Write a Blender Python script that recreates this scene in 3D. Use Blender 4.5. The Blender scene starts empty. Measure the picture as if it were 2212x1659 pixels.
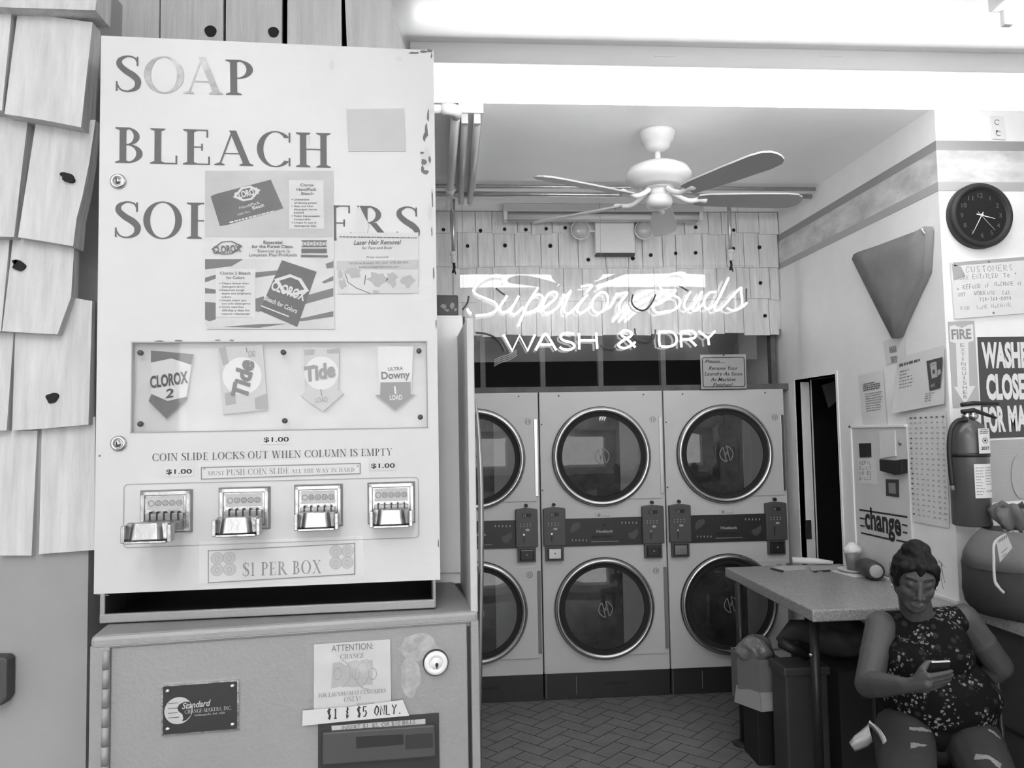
import bpy, bmesh, math, random
from mathutils import Vector as V, Matrix
from mathutils.bvhtree import BVHTree
random.seed(7)
SC = bpy.context.scene
COL = SC.collection

# ---------------------------------------------------------------- camera
FPX, CX, CY = 1720.0, 1106.0, 829.5
YAW, PITCH, ROLL, EYE = math.radians(4.5), math.atan((932 - 829.5) / 1720.0), 0.018, 1.7
FWD = V((math.sin(YAW) * math.cos(PITCH), math.cos(YAW) * math.cos(PITCH), math.sin(PITCH)))
_r0 = V((math.cos(YAW), -math.sin(YAW), 0)); _u0 = _r0.cross(FWD)
RGT = _r0 * math.cos(ROLL) - _u0 * math.sin(ROLL)
UPV = _u0 * math.cos(ROLL) + _r0 * math.sin(ROLL)
ORG = V((0, 0, EYE))
cam_data = bpy.data.cameras.new('camera')
cam_data.sensor_width = 36.0
cam_data.lens = 36.0 * FPX / 2212.0
cam_data.clip_start = 0.02
cam = bpy.data.objects.new('camera', cam_data)
COL.objects.link(cam)
M = Matrix.Identity(4)
for i, c in enumerate((RGT, UPV, -FWD)):
    for j in range(3):
        M[j][i] = c[j]
M.translation = ORG
cam.matrix_world = M
SC.camera = cam

# ---------------------------------------------------------------- world, exposure
W = bpy.data.worlds.new('world'); SC.world = W
W.use_nodes = True
W.node_tree.nodes['Background'].inputs[0].default_value = (1, 1, 1, 1)
W.node_tree.nodes['Background'].inputs[1].default_value = 0.25
vs = SC.view_settings
vs.view_transform = 'Standard'; vs.look = 'None'; vs.gamma = 1.0; vs.use_curve_mapping = False
vs.exposure = 2.25
TUBE_STRENGTH = 8.0          # lit fluorescent tubes
NEON_STRENGTH = 1.25          # neon sign tubing
DAYLIGHT = 15.0              # shop window behind the camera (W)
sky = bpy.data.lights.new('shopfront_daylight', 'AREA')
sky.shape = 'RECTANGLE'; sky.size = 4.0; sky.size_y = 2.0; sky.energy = DAYLIGHT
so = bpy.data.objects.new('shopfront_daylight', sky); COL.objects.link(so)
so.location = (0.6, -2.85, 1.7); so.rotation_euler = (math.radians(90), 0, 0)

# ---------------------------------------------------------------- pixel rays
def ray(px, py):
    return FWD + RGT * ((px - CX) / FPX) - UPV * ((py - CY) / FPX)

def at(px, py, x=None, y=None, z=None):
    d = ray(px, py)
    if x is not None: t = (x - ORG.x) / d.x
    elif y is not None: t = (y - ORG.y) / d.y
    else: t = (z - ORG.z) / d.z
    return ORG + d * t

class Fr:
    """A flat frame: origin, right, up, outward normal."""
    def __init__(s, o, ex, ez=(0, 0, 1), n=None):
        s.o = V(o); s.ex = V(ex).normalized(); s.ez = V(ez).normalized()
        s.n = V(n).normalized() if n is not None else s.ex.cross(s.ez)
    def P(s, a, b, d=0.0):
        return s.o + s.ex * a + s.ez * b + s.n * d
    def px(s, u, v, d=0.0):
        r = ray(u, v); p0 = s.o + s.n * d
        t = (p0 - ORG).dot(s.n) / r.dot(s.n)
        q = ORG + r * t - s.o
        return (q.dot(s.ex), q.dot(s.ez))
    def pxs(s, pts, d=0.0):
        return [s.px(u, v, d) for u, v in pts]
    def sub(s, a, b, ang=0.0, d=0.0):
        c, sn = math.cos(ang), math.sin(ang)
        return Fr(s.P(a, b, d), s.ex * c + s.ez * sn, s.ez * c - s.ex * sn, s.n)

# ---------------------------------------------------------------- materials
MATS = {}
def mat(name, g, rough=0.6, metal=0.0, var=0.0, scale=8.0, stretch=(1, 1, 1), bump=0.0, bscale=None, spec=0.5, spots=0.0, sscale=30.0, spotcol=0.05, emit=0.0):
    m = bpy.data.materials.new(name); m.use_nodes = True
    nt = m.node_tree; N = nt.nodes; L = nt.links
    b = N['Principled BSDF']
    b.inputs['Base Color'].default_value = (g, g, g, 1)
    b.inputs['Roughness'].default_value = rough
    b.inputs['Metallic'].default_value = metal
    b.inputs['Specular IOR Level'].default_value = spec
    tc = None
    if var or bump or spots:
        tc = N.new('ShaderNodeTexCoord'); mp = N.new('ShaderNodeMapping')
        mp.inputs['Scale'].default_value = stretch
        L.new(tc.outputs['Object'], mp.inputs['Vector'])
    col = None
    if var:
        nz = N.new('ShaderNodeTexNoise'); nz.inputs['Scale'].default_value = scale
        nz.inputs['Detail'].default_value = 6; nz.inputs['Roughness'].default_value = 0.62
        L.new(mp.outputs['Vector'], nz.inputs['Vector'])
        cr = N.new('ShaderNodeValToRGB'); e = cr.color_ramp.elements
        e[0].position = 0.3; e[1].position = 0.7
        lo, hi = max(g * (1 - var), 0.001), min(g * (1 + var), 0.95)
        e[0].color = (lo, lo, lo, 1); e[1].color = (hi, hi, hi, 1)
        L.new(nz.outputs['Fac'], cr.inputs['Fac']); col = cr.outputs['Color']
    if spots:
        nz = N.new('ShaderNodeTexNoise'); nz.inputs['Scale'].default_value = sscale
        nz.inputs['Detail'].default_value = 5; nz.inputs['Roughness'].default_value = 0.7
        L.new(mp.outputs['Vector'], nz.inputs['Vector'])
        cr = N.new('ShaderNodeValToRGB'); e = cr.color_ramp.elements
        e[0].position = 1 - spots; e[1].position = min(1 - spots + 0.03, 1)
        e[0].color = (0, 0, 0, 1); e[1].color = (1, 1, 1, 1)
        L.new(nz.outputs['Fac'], cr.inputs['Fac'])
        mx = N.new('ShaderNodeMix'); mx.data_type = 'RGBA'
        L.new(cr.outputs['Color'], mx.inputs[0])
        if col: L.new(col, mx.inputs[6])
        else: mx.inputs[6].default_value = (g, g, g, 1)
        mx.inputs[7].default_value = (spotcol, spotcol, spotcol, 1)
        col = mx.outputs[2]
    if col: L.new(col, b.inputs['Base Color'])
    if bump:
        nz = N.new('ShaderNodeTexNoise'); nz.inputs['Scale'].default_value = bscale or scale * 3
        nz.inputs['Detail'].default_value = 5
        L.new(mp.outputs['Vector'], nz.inputs['Vector'])
        bp = N.new('ShaderNodeBump'); bp.inputs['Strength'].default_value = bump; bp.inputs['Distance'].default_value = 0.01
        L.new(nz.outputs['Fac'], bp.inputs['Height']); L.new(bp.outputs['Normal'], b.inputs['Normal'])
    if emit:
        b.inputs['Emission Color'].default_value = (1, 1, 1, 1); b.inputs['Emission Strength'].default_value = emit
    MATS[name] = m
    return m

def glass(name, tint=0.9, refl=0.06, rough=0.02, haze=0.0):
    """thin clear sheet: see-through with a weak gloss (and a little milky haze)"""
    m = bpy.data.materials.new(name); m.use_nodes = True
    nt = m.node_tree; N = nt.nodes; L = nt.links
    N.remove(N['Principled BSDF'])
    out = N['Material Output']
    tr = N.new('ShaderNodeBsdfTransparent'); tr.inputs[0].default_value = (tint, tint, tint, 1)
    gl = N.new('ShaderNodeBsdfGlossy'); gl.inputs['Roughness'].default_value = rough
    mx = N.new('ShaderNodeMixShader'); mx.inputs[0].default_value = refl
    base = tr.outputs[0]
    if haze:
        df = N.new('ShaderNodeBsdfDiffuse'); df.inputs[0].default_value = (.8, .8, .8, 1)
        m2 = N.new('ShaderNodeMixShader'); m2.inputs[0].default_value = haze
        L.new(tr.outputs[0], m2.inputs[1]); L.new(df.outputs[0], m2.inputs[2]); base = m2.outputs[0]
    L.new(base, mx.inputs[1]); L.new(gl.outputs[0], mx.inputs[2])
    L.new(mx.outputs[0], out.inputs[0])
    MATS[name] = m
    return m
# ---------------------------------------------------------------- mesh helpers
class MB:
    def __init__(s):
        s.v = []; s.f = []; s.sm = []
    def add(s, vs, fs, smooth=False):
        n = len(s.v)
        s.v += [V(p) for p in vs]
        s.f += [[i + n for i in f] for f in fs]
        s.sm += [smooth] * len(fs)
        return s
    def hexa(s, p):                     # 8 points: 4 lower ring, 4 upper ring
        return s.add(p, [(0, 3, 2, 1), (4, 5, 6, 7), (0, 1, 5, 4), (1, 2, 6, 5), (2, 3, 7, 6), (3, 0, 4, 7)])
    def box(s, x0, x1, y0, y1, z0, z1):
        return s.hexa([(x0, y0, z0), (x1, y0, z0), (x1, y1, z0), (x0, y1, z0), (x0, y0, z1), (x1, y0, z1), (x1, y1, z1), (x0, y1, z1)])
    def rect(s, fr, a0, a1, b0, b1, d0, d1):
        P = fr.P
        return s.hexa([P(a0, b0, d0), P(a1, b0, d0), P(a1, b0, d1), P(a0, b0, d1), P(a0, b1, d0), P(a1, b1, d0), P(a1, b1, d1), P(a0, b1, d1)])
    def poly(s, fr, pts, d0, d1=None):
        n = len(pts)
        if d1 is None:
            return s.add([fr.P(a, b, d0) for a, b in pts], [list(range(n))])
        vs = [fr.P(a, b, d0) for a, b in pts] + [fr.P(a, b, d1) for a, b in pts]
        fs = [list(range(n))[::-1], list(range(n, 2 * n))] + [(i, (i + 1) % n, n + (i + 1) % n, n + i) for i in range(n)]
        return s.add(vs, fs)
    def quadpx(s, fr, pts, d0, d1=None):
        return s.poly(fr, fr.pxs(pts, d0 if d1 is None else d1), d0, d1)
    def disc(s, fr, a, b, r, d0, d1=None, n=20, ry=None):
        ry = ry or r
        return s.poly(fr, [(a + r * math.cos(2 * math.pi * i / n), b + ry * math.sin(2 * math.pi * i / n)) for i in range(n)], d0, d1)
    def ring(s, fr, a, b, r0, r1, d0, d1, n=32, a0=0.0, a1=None, ry=1.0):
        full = a1 is None
        a1 = a0 + 2 * math.pi if full else a1
        k = n if full else n + 1
        vs = []
        for i in range(k):
            t = a0 + (a1 - a0) * i / n
            c, sn = math.cos(t), math.sin(t) * ry
            vs += [fr.P(a + r0 * c, b + r0 * sn, d0), fr.P(a + r1 * c, b + r1 * sn, d0), fr.P(a + r1 * c, b + r1 * sn, d1), fr.P(a + r0 * c, b + r0 * sn, d1)]
        fs = []
        for i in range(n):
            j = (i + 1) % k
            for q in range(4):
                fs.append((i * 4 + q, i * 4 + (q + 1) % 4, j * 4 + (q + 1) % 4, j * 4 + q))
        return s.add(vs, fs)
    def lathe(s, prof, o, axis=(0, 0, 1), n=24, smooth=True):
        ax = V(axis).normalized()
        e1 = ax.orthogonal().normalized(); e2 = ax.cross(e1)
        o = V(o); vs = []; fs = []
        for r, h in prof:
            r = max(r, 1e-5)
            for i in range(n):
                t = 2 * math.pi * i / n
                vs.append(o + ax * h + (e1 * math.cos(t) + e2 * math.sin(t)) * r)
        for k in range(len(prof) - 1):
            for i in range(n):
                j = (i + 1) % n
                fs.append((k * n + i, k * n + j, (k + 1) * n + j, (k + 1) * n + i))
        fs.append(list(range(n))[::-1]); fs.append([(len(prof) - 1) * n + i for i in range(n)])
        return s.add(vs, fs, smooth)
    def tube(s, pts, r, n=10, closed=False, smooth=True):
        pts = [V(p) for p in pts]
        m = len(pts)
        rs = r if isinstance(r, (list, tuple)) else [r] * m
        vs = []; fs = []; e1 = None
        for i, p in enumerate(pts):
            if closed: t = pts[(i + 1) % m] - pts[i - 1]
            else: t = pts[min(i + 1, m - 1)] - pts[max(i - 1, 0)]
            if t.length < 1e-9: t = V((0, 0, 1))
            t.normalize()
            e1 = (e1 - t * e1.dot(t)) if e1 is not None else t.orthogonal()
            if e1.length < 1e-6: e1 = t.orthogonal()
            e1.normalize(); e2 = t.cross(e1)
            for k in range(n):
                a = 2 * math.pi * k / n
                vs.append(p + (e1 * math.cos(a) + e2 * math.sin(a)) * rs[i])
        for i in range(m if closed else m - 1):
            j = (i + 1) % m
            for k in range(n):
                l = (k + 1) % n
                fs.append((i * n + k, i * n + l, j * n + l, j * n + k))
        if not closed:
            fs.append(list(range(n))[::-1]); fs.append([(m - 1) * n + k for k in range(n)])
        return s.add(vs, fs, smooth)
    def ball(s, c, rx, ry=None, rz=None, axes=None, nu=20, nv=12):
        ry = rx if ry is None else ry; rz = rx if rz is None else rz
        ax = axes or (V((1, 0, 0)), V((0, 1, 0)), V((0, 0, 1)))
        c = V(c); vs = []; fs = []
        for j in range(1, nv):
            t = math.pi * j / nv
            for i in range(nu):
                u = 2 * math.pi * i / nu
                vs.append(c + ax[0] * (rx * math.sin(t) * math.cos(u)) + ax[1] * (ry * math.sin(t) * math.sin(u)) + ax[2] * (rz * math.cos(t)))
        top = len(vs); vs.append(c + ax[2] * rz); vs.append(c - ax[2] * rz)
        for j in range(nv - 2):
            for i in range(nu):
                k = (i + 1) % nu
                fs.append((j * nu + i, (j + 1) * nu + i, (j + 1) * nu + k, j * nu + k))
        for i in range(nu):
            k = (i + 1) % nu
            fs.append((top, i, k)); fs.append((top + 1, (nv - 2) * nu + k, (nv - 2) * nu + i))
        return s.add(vs, fs, True)
    def cap(s, p, q, r0, r1=None, n=14):
        """tapered capsule (closed)"""
        r1 = r0 if r1 is None else r1
        p = V(p); q = V(q); t = (q - p)
        L = t.length; t.normalize()
        pts = []; rs = []
        for k in range(5):
            a = math.pi / 2 * (1 - k / 4)
            pts.append(p - t * r0 * math.sin(a)); rs.append(max(r0 * math.cos(a), 1e-4))
        for k in range(5):
            a = math.pi / 2 * (k / 4)
            pts.append(q + t * r1 * math.sin(a)); rs.append(max(r1 * math.cos(a), 1e-4))
        return s.tube(pts, rs, n)
    def grid(s, P, smooth=True, thick=None):
        """P: rows of points -> sheet"""
        R = len(P); Cn = len(P[0])
        return s.add([p for row in P for p in row], [(i * Cn + j, i * Cn + j + 1, (i + 1) * Cn + j + 1, (i + 1) * Cn + j) for i in range(R - 1) for j in range(Cn - 1)], smooth)
    def ribbon(s, fr, pts, w, d):
        """flat stroke along a polyline in the frame"""
        m = len(pts); vs = []
        for i, (a, b) in enumerate(pts):
            p0 = pts[max(i - 1, 0)]; p1 = pts[min(i + 1, m - 1)]
            t = V((p1[0] - p0[0], p1[1] - p0[1])); t = t.normalized() if t.length > 1e-9 else V((1, 0))
            ww = (w[i] if isinstance(w, (list, tuple)) else w) / 2
            vs += [fr.P(a - t.y * ww, b + t.x * ww, d), fr.P(a + t.y * ww, b - t.x * ww, d)]
        return s.add(vs, [(2 * i, 2 * i + 1, 2 * i + 3, 2 * i + 2) for i in range(m - 1)])
    def mesh(s, name, m):
        me = bpy.data.meshes.new(name)
        me.from_pydata([tuple(p) for p in s.v], [], s.f)
        me.polygons.foreach_set('use_smooth', s.sm)
        if m: me.materials.append(m)
        me.update()
        return me
    def build(s, name, m, parent=None, bevel=0.0, solid=0.0, sub=0, fix=True):
        off = V((0, 0, 0))
        p = parent
        while p is not None:
            off = off + V(p.location); p = p.parent
        s.v = [q - off for q in s.v]
        me = s.mesh(name, m)
        if fix:
            bm = bmesh.new(); bm.from_mesh(me); bmesh.ops.recalc_face_normals(bm, faces=bm.faces); bm.to_mesh(me); bm.free()
        o = bpy.data.objects.new(name, me); COL.objects.link(o)
        if parent: o.parent = parent
        if solid:
            d = o.modifiers.new('solid', 'SOLIDIFY'); d.thickness = solid; d.offset = 0
        if sub:
            d = o.modifiers.new('sub', 'SUBSURF'); d.levels = sub; d.render_levels = sub
        if bevel:
            d = o.modifiers.new('bevel', 'BEVEL'); d.width = bevel; d.segments = 2; d.limit_method = 'ANGLE'; d.angle_limit = math.radians(50)
            d.harden_normals = False
        return o

def tag(o, label=None, cat=None, group=None, kind=None):
    if label: o['label'] = label
    if cat: o['category'] = cat
    if group: o['group'] = group
    if kind: o['kind'] = kind
    return o
def thing(name, label, cat, loc=(0, 0, 0), group=None):
    o = bpy.data.objects.new(name, None); COL.objects.link(o)
    o.empty_display_size = 0.05; o.location = loc
    return tag(o, label, cat, group)
def struct(name, mb, m, label=None, **k):
    return tag(mb.build(name, m, **k), label, None, None, 'structure')

# ---------------------------------------------------------------- sans lettering (built-in font)
_TC = {}
def glyphs(txt, bold=0.0, shear=0.0, space=1.0):
    key = (txt, bold, shear, space)
    if key not in _TC:
        cu = bpy.data.curves.new('lettering', 'FONT'); cu.body = txt; cu.size = 1.0
        cu.offset = bold; cu.shear = shear; cu.space_character = space; cu.resolution_u = 3
        ob = bpy.data.objects.new('lettering', cu); COL.objects.link(ob)
        bpy.context.view_layer.update()
        dg = bpy.context.evaluated_depsgraph_get()
        me = bpy.data.meshes.new_from_object(ob.evaluated_get(dg))
        vs = [(v.co.x, v.co.y) for v in me.vertices]; fs = [list(p.vertices) for p in me.polygons]
        bpy.data.objects.remove(ob); bpy.data.curves.remove(cu); bpy.data.meshes.remove(me)
        _TC[key] = (vs, fs)
    return _TC[key]
_CAPH = None
def sans(mb, fr, txt, p0, p1, h, d, bold=0.0, shear=0.0, space=1.0):
    """text from baseline start p0 to baseline end p1 (frame units), cap height h"""
    global _CAPH
    if _CAPH is None: _CAPH = max(y for x, y in glyphs('H')[0])
    vs, fs = glyphs(txt, bold, shear, space)
    if not vs: return mb
    x0 = min(x for x, y in vs); x1 = max(x for x, y in vs)
    ex = V((p1[0] - p0[0], p1[1] - p0[1])); w = ex.length; ex.normalize(); ez = V((-ex.y, ex.x))
    sx = w / (x1 - x0); sy = h / _CAPH
    if txt == '1':                      # a lone 1 keeps its own slim width
        k = min(sx, sy * 1.1); p0 = (p0[0] + ex.x * (w - (x1 - x0) * k) / 2, p0[1] + ex.y * (w - (x1 - x0) * k) / 2); sx = k
    return mb.add([fr.P(p0[0] + ex.x * (x - x0) * sx + ez.x * y * sy, p0[1] + ex.y * (x - x0) * sx + ez.y * y * sy, d) for x, y in vs], fs)
def sanspx(mb, fr, txt, u0, v0, u1, v1, hpx, d, **k):
    a = fr.px(u0, v0, d); b = fr.px(u1, v1, d); c = fr.px(u0, v0 - hpx, d)
    return sans(mb, fr, txt, a, b, abs(c[1] - a[1]) + abs(c[0] - a[0]) * 0, d, **k)
def sansw(txt, h, bold=0.0):
    global _CAPH
    if _CAPH is None: _CAPH = max(y for x, y in glyphs('H')[0])
    vs, _ = glyphs(txt, bold)
    return (max(x for x, y in vs) - min(x for x, y in vs)) * h / _CAPH

# ---------------------------------------------------------------- serif capitals
T, t_, S_ = 0.15, 0.035, 0.03
def _arc(cx, cy, rx, ry, a0, a1, tx, ty, n=18):
    out = []
    for i in range(n):
        q = []
        for k in (i, i + 1):
            a = math.radians(a0 + (a1 - a0) * k / n); q.append((math.cos(a), math.sin(a)))
        out.append([(cx + rx * q[0][0], cy + ry * q[0][1]), (cx + rx * q[1][0], cy + ry * q[1][1]), (cx + (rx - tx) * q[1][0], cy + (ry - ty) * q[1][1]), (cx + (rx - tx) * q[0][0], cy + (ry - ty) * q[0][1])])
    return out
def _bar(x, w, y0=0.0, y1=1.0): return [[(x - w / 2, y0), (x + w / 2, y0), (x + w / 2, y1), (x - w / 2, y1)]]
def _ser(x, w, top, half=0.17):
    y, s = (1.0, -1) if top else (0.0, 1)
    return [[(x - half, y), (x + half, y), (x + half, y + s * S_), (x + w / 2, y + s * .075), (x - w / 2, y + s * .075), (x - half, y + s * S_)]]
def _hb(x0, x1, y, h=None):
    h = h or t_
    return [[(x0, y - h / 2), (x1, y - h / 2), (x1, y + h / 2), (x0, y + h / 2)]]
def _dg(x0, y0, x1, y1, w): return [[(x0 - w / 2, y0), (x0 + w / 2, y0), (x1 + w / 2, y1), (x1 - w / 2, y1)]]
def _cv(pts, ws, n=6):
    P = [V((x, y)) for x, y in pts]; out = []; L = []
    m = len(P)
    for i in range(m - 1):
        p0, p1, p2, p3 = P[max(i - 1, 0)], P[i], P[i + 1], P[min(i + 2, m - 1)]
        for k in range(n):
            t = k / n
            L.append((0.5 * ((2 * p1) + (p2 - p0) * t + (2 * p0 - 5 * p1 + 4 * p2 - p3) * t * t + (3 * p1 - p0 - 3 * p2 + p3) * t ** 3), ws[i] + (ws[i + 1] - ws[i]) * t))
    L.append((P[-1], ws[-1]))
    E = []
    for i, (p, w) in enumerate(L):
        tn = (L[min(i + 1, len(L) - 1)][0] - L[max(i - 1, 0)][0]).normalized()
        E.append(((p.x - tn.y * w / 2, p.y + tn.x * w / 2), (p.x + tn.y * w / 2, p.y - tn.x * w / 2)))
    return [[E[i][0], E[i + 1][0], E[i + 1][1], E[i][1]] for i in range(len(E) - 1)]
def _stem(x, w=T, top=True, bot=True):
    return _bar(x, w) + (_ser(x, w, True) if top else []) + (_ser(x, w, False) if bot else [])
def _tick(x, y0, y1): return [[(x - .02, y0), (x + .02, y0), (x + .02, y1), (x - .02, y1)]]
def serif_glyph(c):
    if c == 'S' or c == '$':
        g = _cv([(.50, .80), (.44, .94), (.27, .985), (.11, .89), (.10, .74), (.24, .58), (.40, .46), (.51, .31), (.48, .12), (.30, .015), (.13, .06), (.04, .22)],
                [.03, .04, .04, .10, .14, .16, .17, .15, .11, .04, .04, .03]) + _tick(.5, .72, .98) + _tick(.04, .02, .28)
        if c == '$': g += _bar(.27, .035, -.12, 1.12)
        return g, .58
    if c == 'O': return _arc(.43, .5, .43, .52, 0, 360, T, t_, 36), .9
    if c == '0': return _arc(.27, .5, .27, .5, 0, 360, .11, t_, 30), .6
    if c == 'C' or c == 'G':
        g = _arc(.43, .5, .43, .52, 42, 318, T, t_, 30) + _tick(.76, .70, .98)
        g += _tick(.76, .02, .25) if c == 'C' else _bar(.72, .12, .02, .42) + _hb(.58, .84, .42)
        return g, .84
    if c == 'A': return _dg(.10, 0, .40, 1, .04) + _dg(.74, 0, .40, 1, .16) + _hb(.2, .62, .34) + _ser(.10, .04, False, .12) + _ser(.72, .15, False, .16), .9
    if c == 'P': return _stem(.18) + _arc(.26, .73, .34, .27, -90, 90, .14, t_) + _hb(.18, .28, .982) + _hb(.18, .28, .478), .66
    if c == 'R': return _stem(.18) + _arc(.26, .75, .32, .25, -90, 90, .13, t_) + _hb(.18, .28, .982) + _hb(.18, .28, .518) + _dg(.74, 0, .38, .52, .16) + _ser(.74, .14, False, .12), .86
    if c == 'B': return _stem(.18) + _arc(.26, .75, .29, .25, -90, 90, .13, t_) + _arc(.26, .27, .36, .27, -90, 90, .14, t_) + _hb(.18, .3, .982) + _hb(.18, .3, .52) + _hb(.18, .3, .018), .72
    if c == 'D': return _stem(.18) + _arc(.26, .5, .48, .5, -90, 90, .15, t_, 24) + _hb(.18, .28, .982) + _hb(.18, .28, .018), .82
    if c == 'L': return _stem(.18) + _hb(.18, .60, .018) + _tick(.6, 0, .24), .68
    if c == 'E': return _stem(.18) + _hb(.18, .60, .018) + _tick(.6, 0, .24) + _hb(.18, .56, .982) + _tick(.56, .78, 1) + _hb(.18, .44, .5) + _tick(.44, .4, .6), .68
    if c == 'F': return _stem(.18) + _hb(.18, .56, .982) + _tick(.56, .78, 1) + _hb(.18, .44, .5) + _tick(.44, .4, .6), .64
    if c == 'T': return _stem(.35, top=False) + _hb(.03, .67, .982) + _tick(.04, .76, 1) + _tick(.66, .76, 1), .74
    if c == 'H': return _stem(.18) + _stem(.66) + _hb(.18, .66, .52), .88
    if c == 'I': return _stem(.18), .38
    if c == '1': return _stem(.25, .12, top=False) + _dg(.1, .84, .25, .98, .05), .5
    if c == 'N': return _bar(.14, .04) + _ser(.14, .04, True, .13) + _ser(.14, .04, False, .13) + _bar(.72, .04) + _ser(.72, .04, True, .13) + _dg(.72, 0, .16, 1, .15), .88
    if c == 'M': return _bar(.14, .04) + _ser(.14, .04, False, .13) + _ser(.1, .04, True, .1) + _dg(.46, 0, .16, 1, .14) + _dg(.46, 0, .80, 1, .04) + _stem(.84), 1.04
    if c == 'K': return _stem(.18) + _dg(.22, .42, .68, 1, .05) + _dg(.74, 0, .36, .6, .15) + _ser(.68, .05, True, .12) + _ser(.74, .12, False, .14), .88
    if c == 'U': return _bar(.17, T, .3, 1) + _ser(.17, T, True) + _bar(.68, .04, .3, 1) + _ser(.68, .04, True, .13) + _arc(.395, .32, .30, .33, 180, 360, .12, .05), .86
    if c == 'W': return _dg(.34, 0, .12, 1, .15) + _dg(.34, 0, .56, 1, .04) + _dg(.80, 0, .56, 1, .15) + _dg(.80, 0, 1.02, 1, .04) + _ser(.12, .14, True) + _ser(.56, .1, True, .13) + _ser(1.02, .04, True, .12), 1.16
    if c == 'X': return _dg(.68, 0, .18, 1, .15) + _dg(.14, 0, .68, 1, .04) + _ser(.14, .04, False, .12) + _ser(.68, .12, False, .15) + _ser(.18, .12, True, .15) + _ser(.66, .04, True, .12), .86
    if c == 'Y': return _bar(.40, T, 0, .5) + _ser(.40, T, False) + _dg(.40, .45, .14, 1, .15) + _dg(.42, .45, .70, 1, .04) + _ser(.14, .13, True, .15) + _ser(.70, .04, True, .12), .84
    if c == '!': return _bar(.1, .09, .28, 1) + _bar(.1, .1, 0, .1), .28
    if c == ':': return _bar(.1, .1, 0, .1) + _bar(.1, .1, .5, .6), .28
    if c == '.': return _bar(.07, .1, 0, .1), .24
    if c == ',': return _bar(.07, .1, -.1, .1), .24
    if c == '-': return _hb(.03, .33, .35, .08), .4
    if c == '*': return _dg(.05, .62, .25, .98, .05) + _dg(.25, .62, .05, .98, .05) + _hb(.02, .28, .8, .05), .34
    return [], .34
def serif(mb, fr, txt, p0, p1, h, d, small=0.78):
    """serif capitals; lower-case letters give small capitals"""
    polys = []; x = 0
    for c in txt:
        k = small if c.islower() else 1.0
        g, adv = serif_glyph(c.upper())
        polys += [[(x + a * k, b * k) for a, b in q] for q in g]
        x += (adv + .06) * k
    x -= .06
    ex = V((p1[0] - p0[0], p1[1] - p0[1])); w = ex.length; ex.normalize(); ez = V((-ex.y, ex.x)); sx = w / x
    for i, q in enumerate(polys):
        mb.add([fr.P(p0[0] + ex.x * a * sx + ez.x * b * h, p0[1] + ex.y * a * sx + ez.y * b * h, d + (i % 12) * 1.2e-5) for a, b in q], [list(range(len(q)))])
    return mb
def serifpx(mb, fr, txt, u0, v0, u1, v1, hpx, d, **k):
    a = fr.px(u0, v0, d); b = fr.px(u1, v1, d); c = fr.px(u0, v0 - hpx, d)
    return serif(mb, fr, txt, a, b, abs(c[1] - a[1]), d, **k)

# ---------------------------------------------------------------- hand lettering
HAND = {'A': '00 51 A0;23 83', 'B': '00 0A 79 76 05 83 81 00', 'C': '98 6A 28 04 20 82', 'D': '00 0A 88 84 00', 'E': '9A 0A 00 90;05 75', 'F': '9A 0A 00;05 75',
        'G': '98 6A 28 03 30 91 94 54', 'H': '0A 00;9A 90;05 95', 'I': '5A 50', 'K': '0A 00;8A 05 90', 'L': '0A 00 80', 'M': '00 1A 54 9A A0', 'N': '00 0A 90 9A',
        'O': '5A 17 03 50 94 97 5A', 'P': '00 0A 88 76 05', 'R': '00 0A 88 76 05 90', 'S': '89 4A 18 35 73 60 11', 'T': '0A AA;5A 50', 'U': '0A 02 40 82 8A', 'W': '0A 30 56 70 AA',
        'Y': '0A 55 AA;55 40', '$': '89 4A 18 35 73 60 11;4B 5/', '1': '38 5A 50;20 80', '5': '8A 1A 15 66 83 50 10', '&': '89 58 36 65 32 50 82;5B 4/', '7': '0A 9A 30', '8': '5A 27 83 50 13 77 5A',
        '0': '5A 17 03 50 94 97 5A', '9': '87 4A 17 45 87 70', '6': '8A 24 20 72 45 13', '-': '15 85', '.': '40 51', '2': '08 4A 87 00 90', '4': '7A 03 93;7A 70', '3': '0A 8A 46 82 00', '*': '5A 55;28 87'}
def hand(mb, fr, txt, p0, p1, h, d, w=None, small=0.7, jit=0.0):
    w = w or h * .11
    ex = V((p1[0] - p0[0], p1[1] - p0[1])); L = ex.length; ex.normalize(); ez = V((-ex.y, ex.x))
    n = sum(.8 if c.islower() else 1 for c in txt)
    x = 0; cw = L / n
    for c in txt:
        k = small if c.islower() else 1.0
        st = HAND.get(c.upper())
        if st:
            for s in st.split(';'):
                pts = []
                for q in s.split():
                    a = '/0123456789AB'.index(q[0]) - 1; b = '/0123456789AB'.index(q[1]) - 1
                    a = a / 10 * .72 * cw * (k if k < 1 else 1) + x; b = b / 10 * h * k + random.uniform(-jit, jit) * h
                    pts.append((p0[0] + ex.x * a + ez.x * b, p0[1] + ex.y * a + ez.y * b))
                mb.ribbon(fr, pts, w, d); d += 8e-6
        x += cw * (.8 if c.islower() else 1)
    return mb
def handpx(mb, fr, txt, u0, v0, u1, v1, hpx, d, **k):
    a = fr.px(u0, v0, d); b = fr.px(u1, v1, d); c = fr.px(u0, v0 - hpx, d)
    return hand(mb, fr, txt, a, b, abs(c[1] - a[1]), d, **k)
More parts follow.
